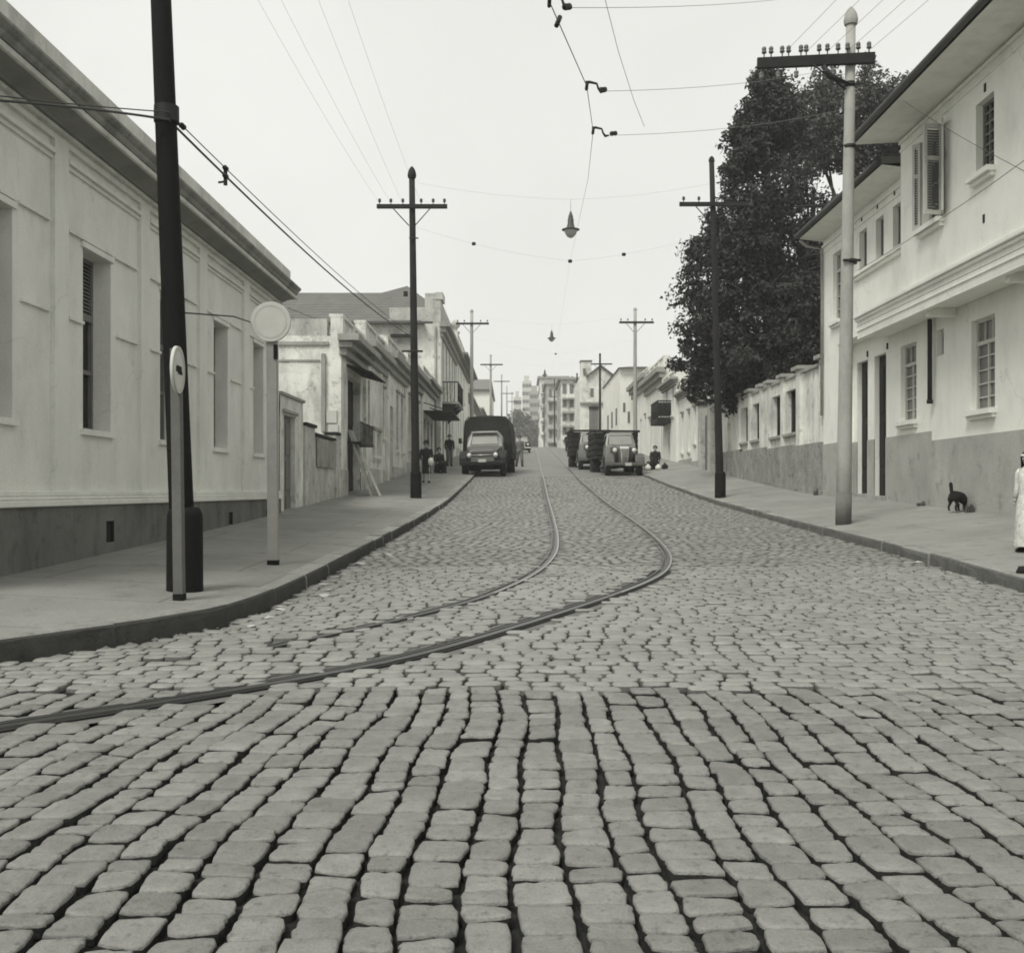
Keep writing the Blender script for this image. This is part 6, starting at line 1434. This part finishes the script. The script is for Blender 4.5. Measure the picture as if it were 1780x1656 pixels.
def scraps():
    rng = random.Random(4)
    spots = [(-1.95+rng.uniform(-.1,.25), y, 'left') for y in (8.9,9.4,9.9,10.1,10.9,11.4,11.9,13.0,14.2,15.5,17.0)]+[(kr(y)-rng.uniform(.08,.3), y, 'right') for y in (12.1,13.2,14.4,15.0,17.4,22.5,26.0)]
    for i,(x,y,side) in enumerate(spots):
        if side == 'left': x = kl(y)+rng.uniform(.08,.35)
        z = E(y)-.004; s = rng.uniform(.035,.09); mb = MB()
        n = 7; vs = [(x,y,z+s*.45)]
        for k in range(n):
            a = 2*math.pi*k/n; q = s*rng.uniform(.6,1.2); vs.append((x+q*math.cos(a),y+q*math.sin(a)*.8,z+rng.uniform(.003,s*.35)))
        mb.add(vs,[(0,1+k,1+(k+1)%n) for k in range(n)])
        single('litter_scrap', mb, M_paper, 'crumpled pale scrap in the gutter along the '+side+' kerb', 'litter', (x,y,z), 'gutter scraps along the '+side+' kerb')
scraps()
# dirt and leaves gathered in the gutters
def gutter_dirt():
    rng = random.Random(9); mb = MB()
    for k in range(900):
        left = rng.random() < .6; y = rng.uniform(7.5,30) if left else rng.uniform(9,30)
        x = (float(np.interp(y,KL[:,1],KL[:,0]))+rng.random()**2*.4+.03) if left else kr(y)-rng.random()**2*.4-.03
        s = rng.uniform(.008,.03); z = E(y)-.008; vs = [(x,y,z+s*.7)]
        for q in range(4):
            a = 1.57*q+rng.random(); vs.append((x+s*math.cos(a)*1.4,y+s*math.sin(a),z))
        mb.add(vs,[(0,1+q,1+(q+1)%4) for q in range(4)])
    o = obj('gutter_debris', mb, M_bed, None); tag(o,'small grit and leaf debris gathered along both kerbs','debris',None,'stuff')
gutter_dirt()

# ------------------------------------------------------------------ haze, light, camera
hz = MB(); hz.box(-160,160,-30,470,-3,50)
ho = obj('haze', hz, [], None); ho['kind'] = 'stuff'; ho['label'] = 'pale air haze over the whole street'; ho['category'] = 'haze'
hm_ = bpy.data.materials.new('haze_air'); hm_.use_nodes = True; N = hm_.node_tree.nodes; N.clear()
out = N.new('ShaderNodeOutputMaterial'); pv = N.new('ShaderNodeVolumePrincipled'); pv.inputs['Color'].default_value = (.97,.97,.95,1); pv.inputs['Density'].default_value = .0008; pv.inputs['Anisotropy'].default_value = .1
hm_.node_tree.links.new(pv.outputs[0], out.inputs['Volume']); ho.data.materials.append(hm_)

el, az = math.radians(52), math.radians(215)   # soft high light from behind left
w = bpy.data.worlds.new('World'); S.world = w; w.use_nodes = True; N = w.node_tree.nodes; L = w.node_tree.links
bg = N['Background']; sky = N.new('ShaderNodeTexSky'); sky.sky_type = 'NISHITA'; sky.sun_disc = False; sky.sun_elevation = el; sky.sun_rotation = az; sky.dust_density = 4
bw = N.new('ShaderNodeRGBToBW'); L.new(sky.outputs[0], bw.inputs[0])
mx = N.new('ShaderNodeMix'); mx.data_type = 'RGBA'; mx.inputs['Factor'].default_value = .92
L.new(bw.outputs[0], mx.inputs['A'])
# overcast dome: even grey with faint cloud mottling
tc = N.new('ShaderNodeTexCoord'); no = N.new('ShaderNodeTexNoise'); no.inputs['Scale'].default_value = 2.2; no.inputs['Detail'].default_value = 6; L.new(tc.outputs['Generated'], no.inputs['Vector'])
cr = N.new('ShaderNodeMapRange'); cr.inputs['From Min'].default_value = .3; cr.inputs['From Max'].default_value = .7; cr.inputs['To Min'].default_value = .88; cr.inputs['To Max'].default_value = 1.04; L.new(no.outputs['Fac'], cr.inputs['Value'])
mu = N.new('ShaderNodeMix'); mu.data_type = 'RGBA'; mu.blend_type = 'MULTIPLY'; mu.inputs['Factor'].default_value = 1; mu.inputs['A'].default_value = (6.0,6.0,5.76,1); sx = N.new('ShaderNodeSeparateXYZ'); L.new(tc.outputs['Generated'], sx.inputs[0])
gr = N.new('ShaderNodeMapRange'); gr.inputs['From Min'].default_value = 0; gr.inputs['From Max'].default_value = .6; gr.inputs['To Min'].default_value = 1.03; gr.inputs['To Max'].default_value = .90; L.new(sx.outputs['Z'], gr.inputs['Value'])
mg = N.new('ShaderNodeMath'); mg.operation = 'MULTIPLY'; L.new(cr.outputs[0], mg.inputs[0]); L.new(gr.outputs[0], mg.inputs[1]); L.new(mg.outputs[0], mu.inputs['B'])
L.new(mu.outputs['Result'], mx.inputs['B']); L.new(mx.outputs['Result'], bg.inputs['Color']); bg.inputs['Strength'].default_value = .1
sl = bpy.data.lights.new('sun','SUN'); sl.energy = 1.5; sl.angle = math.radians(22); sl.color = (1,.985,.93)
so = bpy.data.objects.new('sun', sl); COL.objects.link(so)
d = Vector((math.sin(az)*math.cos(el), math.cos(az)*math.cos(el), math.sin(el)))
so.rotation_euler = d.to_track_quat('Z','Y').to_euler(); so.location = d*60
cam = bpy.data.cameras.new('camera'); co = bpy.data.objects.new('camera', cam); COL.objects.link(co); S.camera = co
co.location = (0,0,EYE); co.rotation_euler = (math.radians(90),0,0)
cam.sensor_fit = 'HORIZONTAL'; cam.sensor_width = 36; cam.lens = F/1780*36; cam.shift_x = -15/1780; cam.shift_y = 25/1780; cam.clip_end = 2000; cam.clip_start = .05
S.view_settings.view_transform = 'Standard'; S.view_settings.look = 'None'; S.view_settings.exposure = .72; S.view_settings.gamma = 1
S.cycles.volume_bounces = 1; S.cycles.max_bounces = 6; S.cycles.filter_width = 1.8
